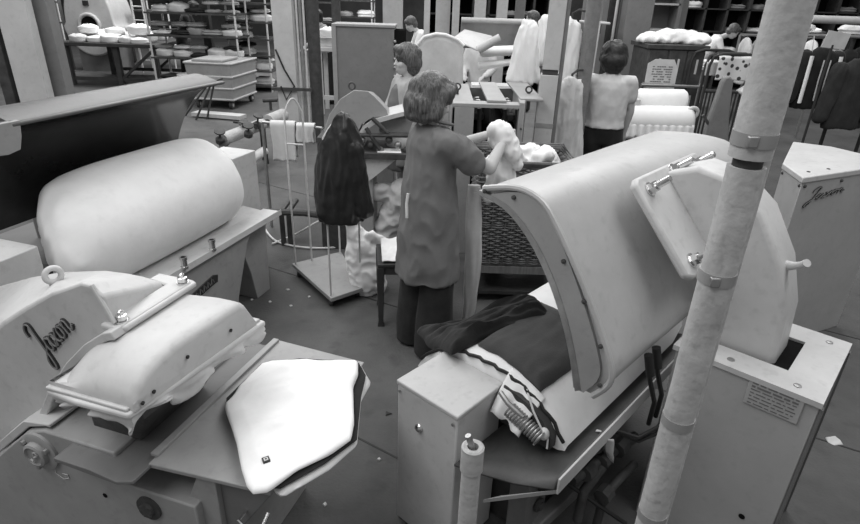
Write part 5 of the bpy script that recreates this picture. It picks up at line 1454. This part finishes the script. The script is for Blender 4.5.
def bedframe():
    Y = 6.45; g_ = lambda px, py, Y=Y: gy(px, py, Y)
    l, r = g_(704,90).x, g_(752,90).x; z1 = g_(725,54).z
    t = thing('tubular_trolley', 'black tubular trolley with barred sides right of the dark wardrobe', 'trolley', ((l+r)/2, Y+.4, 0))
    for dy in (0, .09, .48):
        MB().tube([(l,Y+dy,.0),(l,Y+dy,z1-.12),(l+.03,Y+dy,z1-.03),(l+.12,Y+dy,z1),(r-.12,Y+dy,z1),(r-.03,Y+dy,z1-.03),(r,Y+dy,z1-.12),(r,Y+dy,0)], .016, 8).build('hoop', 'ink', t)
    zr = g_(725,92).z
    for z in (zr, .25): MB().cyl((l,Y,z),(r,Y,z), .014, n=8).build('rail', 'ink', t)
    for i in range(12):
        x = l + (r-l)*(i+1)/13; MB().cyl((x,Y,.25),(x,Y,zr), .010, n=8).build('bar', 'ink', t)
    MB().box(l+.02,r-.02,Y+.02,Y+.46,.28,.31).build('shelf', 'woodmid', t)
    M['print'] = None
    m = mat('printed_cotton', .62, .9, .1, 9); nt = m.node_tree; N = nt.nodes
    v = N.new('ShaderNodeTexVoronoi'); v.inputs['Scale'].default_value = 16
    tc = N.new('ShaderNodeTexCoord'); nt.links.new(tc.outputs['Object'], v.inputs['Vector'])
    rp = N.new('ShaderNodeValToRGB'); rp.color_ramp.elements[0].position = .30; rp.color_ramp.elements[0].color = (.06,.06,.06,1); rp.color_ramp.elements[1].position = .36; rp.color_ramp.elements[1].color = (.66,.66,.66,1)
    nt.links.new(v.outputs['Distance'], rp.inputs['Fac']); nt.links.new(rp.outputs['Color'], N['Principled BSDF'].inputs['Base Color']); M['print'] = m
    a, c = g_(720,58,Y-.04), g_(748,84,Y-.04)
    tag(MB().grid(lambda u, w_: (a.x+(c.x-a.x)*u, Y - .03 - .012*math.sin(u*9) + (.06*max(0,w_-.9)/.1), a.z + .03 + (c.z-a.z)*(1-w_) ), 20, 20).build('printed_cloth', 'print', None, origin=(a.x,Y-.03,c.z), solid=.012, smooth=80), 'pale cloth with dark flower print hung over the black trolley', 'cloth')
    a, c = g_(707,62,Y+.06), g_(721,76,Y+.06)
    tag(MB().grid(lambda u, w_: (a.x+(c.x-a.x)*u, Y + .055 - .008*math.sin(u*7), c.z+(a.z-c.z)*w_), 12, 12).build('printed_cloth', 'pale', None, origin=(a.x,Y+.05,c.z), solid=.01, smooth=80), 'small pale cloth hung behind the flower-printed one on the black trolley', 'cloth')
    p = g_(710,108,Y+.2)
    bundle((p.x+.12, Y+.24, .312), 'white', 'white bundle on the shelf of the black trolley', None, .8)
    a, c = g_(738,93,Y-.0), g_(752,85,Y-.0)
    tag(MB().bar(a, c, .12, .05).build('paper_roll', 'pale', None, origin=tuple(a), bevel=.02), 'pale paper roll sticking out of the black trolley behind the lagged pipe', 'roll')
bedframe()
def sleeveboard():
    Y = 5.35; g_ = lambda px, py: gy(px, py, Y)
    o = [(703,145),(708,122),(722,82),(725,77),(730,76),(733,80),(729,112),(728,145)]
    pts = [(g_(*q).x, g_(*q).z) for q in o]
    t = thing('sleeve_board', 'dark grey tapering sleeve board standing upright in front of the black trolley', 'board', (g_(716,140).x, Y, pts[0][1]))
    WM[t.name] = Matrix.Translation((g_(716,140).x, Y, pts[0][1]))
    MB().prism(pts, lambda a, z, d: (a, d, z), Y-.02, Y+.06).build('board', 'column', t, bevel=.015)
    z0 = pts[0][1]
    MB().box(g_(706,140).x, g_(726,140).x, Y-.15, Y+.2, z0-.05, z0).build('foot', 'iron', t)
    MB().cyl((g_(716,140).x,Y,0),(g_(716,140).x,Y,z0-.05), .04, n=12).build('stem', 'iron', t)
    a, c = g_(703,115), g_(713,132); MB().bar(a, c, .03, .02).build('lever', 'iron', t)
sleeveboard()

# ------------------------------------------------------------------ rear press cabinet with script on it
def scriptcab():
    zt = 1.15
    A_, B_, C_, D_ = gz(794,142,zt), gz(784,163,zt), gz(804,177,zt), gz(900,163,zt)
    e = (D_ - C_).normalized(); n_ = Vector((-e.y, e.x, 0))
    E_ = D_ + n_*.42; A2 = A_
    if (A_ - B_).length < .2: A2 = B_ + n_*.3
    t = thing('control_cabinet', 'tall pale control cabinet with dark script lettering behind the right-hand press', 'cabinet', tuple(((B_ + D_)/2).to_2d()) + (0,))
    poly = [(p.x, p.y) for p in (B_, C_, D_, E_, A2)]
    MB().prism(poly, lambda a, b_, d: (a, b_, d), 0, zt-.035).build('body', 'cabgrey', t, bevel=.004)
    cx, cy = sum(p[0] for p in poly)/5, sum(p[1] for p in poly)/5
    MB().prism([(cx+(x-cx)*1.03, cy+(y-cy)*1.03) for x, y in poly], lambda a, b_, d: (a, b_, d), zt-.035, zt).build('lid', 'paint', t, bevel=.006)
    for k in (.25, .6):
        q = C_ + e*k*.5 + n_*.06; b = MB(); b.lathe([(.01,0),(.01,.003),(.003,.005)], q, (0,0,1), 10); b.build('screw', 'iron', t)
    for q in (B_*.93 + C_*.07, B_*.07 + C_*.93, C_ + e*.03, C_ + e*.35):
        p = Vector((q.x, q.y, zt-.055)) - n_*.002; b = MB(); b.ball(p, .010, 6); b.build('screw', 'iron', t)
    m = (B_ - C_); nn = Vector((m.y, -m.x, 0)).normalized()
    b = MB(); b.tube([Vector((B_.x,B_.y,zt-.33)), Vector((B_.x,B_.y,zt-.345)).lerp(Vector((C_.x,C_.y,zt-.345)),.3), Vector((C_.x,C_.y,zt-.345))], .005, 6); b.build('panel_joint', 'ink', t)
    p0 = C_ + e*.085 - n_*.004 
    up = (Vector((0,0,1)) + e*.0)
    def f(x, y):
        q = p0 + e*(x*.118 + y*.02) + up*(-.155 + y*.052 + x*.012); return (q.x, q.y, q.z)
    lettering(t, f, .06, nrm=tuple(-n_))
scriptcab()

# ------------------------------------------------------------------ garment rail at the right
def jackets():
    Y = 6.0; g_ = lambda px, py, Y=Y: gy(px, py, Y)
    l, r = g_(796,36).x, g_(905,36).x; z = g_(830,36).z
    t = thing('garment_rail', 'black garment rail of dark jackets at the right edge', 'rail', ((l+r)/2, Y, 0))
    MB().cyl((l,Y,z),(r,Y,z), .016, n=10).build('bar', 'steel', t)
    for x in (l+.05, r-.05, g_(838,100).x):
        MB().cyl((x,Y+.05,0),(x,Y+.05,z), .018, n=10).build('upright', 'ink', t)
    for x in (l+.05, r-.05): MB().box(x-.03,x+.03,Y-.25,Y+.3,.02,.06).build('foot', 'ink', t)
    def jk(px, pyb, hw, label, seed, dy, m_='blackcloth', stripe=False, drop=0.0):
        x = g_(px,50).x; zt = z - .06 - drop; zb = g_(px, pyb, Y+dy).z
        h = zt - zb
        o = thing('jacket', label, 'jacket', (x, Y+dy, zb), 0, 'jackets on the garment rail')
        T_ = Matrix.Translation((x, Y+dy, zb))
        me = blob([('loft', [(0,0,0,hw*.85,.09),(h*.5,0,0,hw*.85,.09),(h*.80,0,0,hw*.88,.085),(h*.92,0,0,hw*.6,.07),(h,0,0,hw*.25,.05)])], .014, 2, crumple=(.014, 12, 12, 3), seed=seed); me.transform(T_)
        link('body', me, m_, o, smooth=180)
        for s_ in (-1, 1):
            me = blob([('cap', (s_*hw*.78,0,h*.84), (s_*hw*1.15,-.02,h*.15), .075, .065)], .014, 2, crumple=(.012, 12, 12, 3), seed=seed+s_); me.transform(T_); link('sleeve', me, m_, o, smooth=180)
        if stripe:
            for s_ in (-1, 1):
                b = MB(T_); b.tube([(s_*hw*.70,-.085,h*.88),(s_*hw*.74,-.105,h*.5),(s_*hw*.74,-.108,h*.1)], .020, 8, flat=.5); b.build('stripe', 'white', o)
            for s_ in (-.10, .22):
                b = MB(T_); b.tube([(s_*hw,-.098,h*.82),(s_*hw-.01,-.112,h*.5),(s_*hw,-.112,h*.15)], .007, 6); b.build('zip', 'pole', o)
        b = MB(T_); b.tube([(0,0,h),(0,0,h+.04+drop),(.02,0,h+.075+drop),(.0,0,h+.09+drop)], .006, 6); b.build('hanger_hook', 'chrome', o)
        return o
    jk(822, 108, .20, 'dark zipped jacket with white stripes, leftmost on the garment rail', 3, -.02, stripe=True, drop=.05)
    jk(848, 128, .20, 'long plain dark jacket hanging at the right edge of the photo', 5, -.22, 'darkcloth', drop=.12)
    jk(872, 128, .20, 'dark jacket partly cut off by the right edge of the photo', 7, .05)
    a, c = g_(826,30,Y-.3), g_(849,48,Y-.3)
    b = MB(); b.hexa([(a.x,Y-.30,c.z),(c.x,Y-.24,c.z-.02),(c.x,Y-.235,c.z-.02),(a.x,Y-.295,c.z),(a.x+.03,Y-.30,a.z),(c.x+.02,Y-.24,a.z-.03),(c.x+.02,Y-.235,a.z-.03),(a.x+.03,Y-.295,a.z)])
    s_ = b.build('card', 'pale', None, origin=(a.x,Y-.3,c.z)); tag(s_, 'pale card with faint lines fixed above the dark jackets', 'card')
    MB().cyl((a.x+.12,Y-.27,0),(a.x+.12,Y-.27,c.z+.02), .012, n=8).build('card_post', 'ink', t)
    random.seed(31)
    for i, px in enumerate((806, 814, 858)):
        p = g_(px, 33, Y); bundle((p.x, Y+.1, z+.02), ['pale','white','pale'][i], ['pale','white','pale'][i] + ' bundle on top of the garment rail, %s from the left' % ORD[i], 'bundles on the garment rail', .5)
    a = g_(800,95,5.6); c = g_(815,75,5.6)
    tag(MB().prism([(g_(790,85).x,g_(790,85).z),(g_(804,68).x,g_(804,68).z),(g_(812,76).x,g_(812,76).z),(g_(798,98).x,g_(798,98).z)], lambda q, zz_, d: (q, d, zz_), Y-.06, Y-.04).tube([(g_(806,72).x,Y-.05,g_(806,72).z),(g_(806,60).x,Y-.02,z)], .005, 6).build('paper_bag', 'pale', None, origin=(a.x,Y-.33,g_(798,98).z)), 'pale sheet hanging below the striped jacket beside the lagged pipe', 'sheet')
jackets()
tag(MB().cyl((gy(812,17,7.5).x,7.5,gy(840,20,7.5).z),(gy(900,17,7.5).x,7.5,gy(840,20,7.5).z), .045, n=14).build('pale_beam', 'pole', None, origin=(gy(840,20,7.5).x,7.5,gy(840,20,7.5).z)), 'long pale pipe running level above the garment rail', 'pipe')

# ------------------------------------------------------------------ dark panels and pigeon-hole shelving at the back
def boards():
    Y = 8.6; xs = [gy(px, 30, Y).x for px in (580,590,598,606,616,626,640)]
    for i in range(6):
        o = MB().box(xs[i]+.004, xs[i+1]-.004, Y, Y+.05, 0, 2.9).build('panel_board', ['column','paint_dark','column','iron','column','iron'][i], None, origin=(xs[i],Y,0), bevel=.006)
        tag(o, '%s tall board from the left of the screen behind the woman in the pale top' % ORD[i], 'board', 'boards of the screen')
    Y = 7.9; l, r = gy(588,22,Y).x, gy(611,22,Y).x; z = gy(600,22,Y).z
    t = thing('bracket_shelf', 'small pale shelf with a cable hanging down, above the woman seen from behind', 'shelf', ((l+r)/2, Y+.1, z))
    WM[t.name] = Matrix.Translation(((l+r)/2, Y+.1, z))
    MB().box(l, r, Y, Y+.5, z-.03, z).build('plate', 'pole', t, bevel=.01)
    MB().box(l+.1, r-.1, Y+.05, Y+.5, z-.14, z-.03).build('bracket', 'iron', t)
    MB().tube([((l+r)/2,Y-.02,z),((l+r)/2-.01,Y-.04,z-.6),((l+r)/2,Y-.02,.7)], .016, 8).build('cable', 'pole', t)
    MB().tube([((l+r)/2+.04,Y+.2,z),((l+r)/2+.06,Y+.2,z+.7)], .03, 8).build('lamp_stem', 'pipe', t)
    post('steel_column', 'grey column behind the woman in the pale top', 634, 30, 8.2, .34, .25, material='column')
    rpost('conduit', 'thin pale conduit in front of the dark boards', 615, 20, 8.4, .02, material='pole')
boards()
def pigeon(label, px0, px1, Y, z0, z1, nx, nz, seed, dens=.6, where='', gname='', mats=('white','pale','greycloth'), depth=.5, material='iron', sc=1.0):
    a, c = gy(px0, 20, Y).x, gy(px1, 20, Y).x
    t = thing('pigeonhole_shelving', label, 'shelving', ((a+c)/2, Y+depth/2, 0))
    MB().box(a, c, Y+depth-.02, Y+depth, 0, z1).build('back', 'black', t)
    for i in range(nx+1):
        x = a + (c-a)*i/nx; MB().box(x-.025, x+.025, Y, Y+depth, 0, z1).build('divider', material, t)
    random.seed(seed)
    for j in range(nz+1):
        z = z0 + (z1-z0)*j/nz; MB().box(a, c, Y, Y+depth, z-.03, z).build('shelf', material, t)
        if j == nz: continue
        for i in range(nx):
            if random.random() > dens: continue
            x = a + (c-a)*(i+.5)/nx; m_ = random.choice(mats)
            bundle((x, Y+.2, z+.002), m_, '%s bundle, %s column from left, %s row up, in %s' % (SH[m_], ORD[i], ORD[j], where), gname, sc*random.uniform(.9,1.2), random.uniform(-.3,.3))
pigeon('dark pigeonhole shelving across the far right wall', 682, 880, 15.0, .35, 3.35, 9, 6, 41, .62, 'the far right shelving', 'bundles in the far right shelving', sc=.95)
pigeon('dark shelving behind the far press in the middle', 428, 548, 13.5, .4, 2.8, 8, 6, 42, .35, 'the middle shelving', 'bundles in the middle shelving', sc=.68, mats=('white','pale','greycloth','darkcloth'))
rp_ = [(443,13.0,'columnp',.30,'broad pale column behind the covered form'),(456,12.6,'columnp',.14,'slim pale column left of the far press'),(480,12.4,'columnp',.22,'pale column above the far press'),(502,12.2,'columnp',.20,'pale column above the right end of the far press'),(520,12.6,'column',.18,'grey column above the ragged white cloth')]
for px, Y, m_, w_, lb in rp_: post('steel_column', lb, px, 10, Y, w_, .2, material=m_)
post('steel_column', 'broad grey column above the tall grey cabinet', 393, 10, 13.5, .42, .25, material='columnp')
post('steel_column', 'slim pale column right of the far man in white', 427, 15, 9.5, .09, .09, material='columnp')
post('steel_column', 'dark column just right of the round spectacled worker', 336, 10, 11.0, .14, .14, material='iron')
# a screen of open shelves behind the woman on the right
def openshelf():
    Y = 10.5; l, r = gy(646,30,Y).x, gy(676,30,Y).x
    t = thing('open_shelf', 'pale open shelf unit standing behind the dark wardrobe', 'shelf', ((l+r)/2, Y+.2, 0))
    for x in (l, r): MB().box(x-.03,x+.03,Y,Y+.4,0,2.5).build('side', 'woodmid', t)
    for z in (.9,1.35,1.55,1.95,2.2): MB().box(l,r,Y,Y+.4,z-.03,z).build('shelf', 'columnp', t)
    MB().box(l,r,Y+.38,Y+.4,0,2.5).build('back', 'paint_dark', t)
    post('steel_column', 'slim grey column right of the pale open shelf unit', 682, 15, 10.8, .12, .12, material='column')
openshelf()
# folding table with clothes near the far man
def fartable():
    Y = 11.2; l, r = gy(705,50,Y).x, gy(775,50,Y).x
    t = thing('folding_table', 'far table where the man in the white coat bends over linen', 'table', ((l+r)/2, Y+.35, 0))
    MB().box(l, r, Y, Y+.7, .84, .90).build('tabletop', 'pale', t)
    for x in (l+.08, r-.08):
        for y in (Y+.06, Y+.64): MB().box(x-.04,x+.04,y-.04,y+.04,0,.84).build('leg', 'woodmid', t)
    random.seed(51)
    for i in range(3): bundle((l+.25+(r-l-.5)*i/2, Y+.3, .902), ['white','pale','greycloth'][i % 3], '%s bundle on the far folding table, %s from the left' % (SH[['white','pale','greycloth'][i % 3]], ORD[i]), 'linen on the far folding table', .9)
    random.seed(52)
    x0 = gy(748,30,9.5).x
    t = thing('garment_rail', 'far garment rail of pale clothes left of the lagged pipe', 'rail', (x0+.3, 9.5, 0))
    zb = 1.55
    MB().cyl((x0-.1,9.5,zb),(x0+1.2,9.5,zb), .018, n=8).build('bar', 'steel', t)
    for x in (x0-.1, x0+1.2): MB().cyl((x,9.5,0),(x,9.5,zb), .018, n=8).build('upright', 'steel', t)
    for i in range(6):
        me = blob([('loft', [(0,0,0,.07,.2),(.5,0,0,.06,.19),(.62,0,0,.045,.12),(.66,0,0,.02,.04)])], .016, 2, crumple=(.015, 10, 10, 3), seed=i); 
        m_ = ['pale','greycloth','white','greycloth','pale','white'][i]
        x = x0 + .02 + .2*i; me.transform(Matrix.Translation((x, 9.5, zb-.70)))
        tag(link('hanging_shirt', me, m_, None, origin=(x,9.5,zb-.7), smooth=180), '%s shirt, %s from the left on the far garment rail' % (SH[m_], ORD[i]), 'shirt', 'shirts on the far garment rail')
        MB().cyl((x,9.5,zb-.05),(x,9.5,zb+.01), .006, n=6).build('hook', 'steel', t)
fartable()

# ------------------------------------------------------------------ more people in the hall
def worker(label, px, py, Y, face, hair, hairmat, topmat, trmat, tilt=0.0, scale=1.0, lean=0.0, specs=False, long=True, arms=None):
    k = lean
    J = standing(head=(.02+k*1.5,0,1.52-k*.35), neck=(k*.95,0,1.37-k*.2), chest=(k*.6,0,1.18-k*.08), shR=(k*.85,-.17,1.32-k*.18), shL=(k*.85,.17,1.32-k*.18),
                 elR=(.05+k,-.22,1.08-k*.1), elL=(.05+k,.22,1.08-k*.1), wrR=(.26+k,-.14,1.0-k*.1), wrL=(.26+k,.14,1.0-k*.1))
    if arms: J.update(arms)
    p = gy(px, py, Y)
    return person(label, (p.x, Y, 0), math.radians(face), J, hair, hairmat, [('trousers', trouser_prims(J, .98, .1, .08), trmat, None, 2), ('shirt', top_prims(J, .88, hem=(.13,.175), long=long), topmat, (.008, 9, 9, 4), 2)], voxel=.018, hvox=.014, headtilt=tilt, scale=scale, specs=specs, eyes=specs)
worker('man with dark-rimmed spectacles in a grey shirt leaning over the small pale table', 327, 30, 11.35, 215, SHORT, 'hairdark', 'greycloth', 'darkcloth', .1, 1.03, .12, specs=True)
worker('far person in a white top working above the tall grey cabinet', 428, 20, 11.5, 190, SHORT, 'hair', 'white', 'darkcloth', .5, 1.0, .2)
worker('far man in a white coat bending over the table by the pigeonholes', 706, 30, 12.3, -20, SHORT, 'hair', 'white', 'greycloth', .6, 1.04, .30)
worker('dark-haired worker standing behind the head of the far press', 482, 30, 8.4, 250, SHORT, 'hairdark', 'pale', 'darkcloth', .4, .98)
worker('person in dark clothes standing right of the pale tumbler', 125, 15, 16.6, 200, SHORT, 'hairdark', 'darkcloth', 'blackcloth', .1, 1.06)
worker('person in a dark jacket bending at the wide pipe rack, arms full of white linen', 178, 14, 13.2, 10, SHORT, 'hairdark', 'blackcloth', 'blackcloth', .3, 1.06, .2)
worker('worker far behind the dark boards in a grey top', 534, 10, 11.2, 180, SHORT, 'hair', 'greycloth', 'darkcloth', .0, 1.06)

# ------------------------------------------------------------------ litter on the floor
def scrap(px, py, size, material, label, seed, n=5):
    p = gz(px, py, 0); random.seed(seed)
    o = [(p.x + size*random.uniform(.6,1.2)*math.cos(2*PI*i/n), p.y + size*random.uniform(.4,1.0)*math.sin(2*PI*i/n)) for i in range(n)]
    pad('litter', o, .001, .008, material, label, 'litter', seed=seed, wrinkle=.012 if size > .03 else .003, rings=5)
scrap(833, 441, .05, 'pale', 'torn white paper scrap on the floor right of the control cabinet', 3, 7)
for i, (x, y) in enumerate(((238,312),(252,300),(266,288),(247,284),(270,302),(226,300))):
    scrap(x, y, .011 + .004*(i % 3), 'pale', '%s pale fleck of dust on the floor beyond the closed press, counted from the left' % ORD[[1,3,4,2,5,0][i]], 31+i, 4)
scrap(388, 414, .022, 'ink', 'small black triangular scrap on the floor between the two presses', 5, 3)
for i, (x, y) in enumerate(((291,306),(309,297),(379,460),(325,505),(288,290))):
    scrap(x, y, .014, 'pale', ['white scrap on the floor beyond the shelf with the shorts','small pale scrap on the floor in front of the wheeled board','pale sliver on the floor right of the white shorts','pale sliver on the floor below the white shorts','tiny pale scrap left of the wheeled board'][i], 11+i, 4)
p = gz(840, 130, 0)
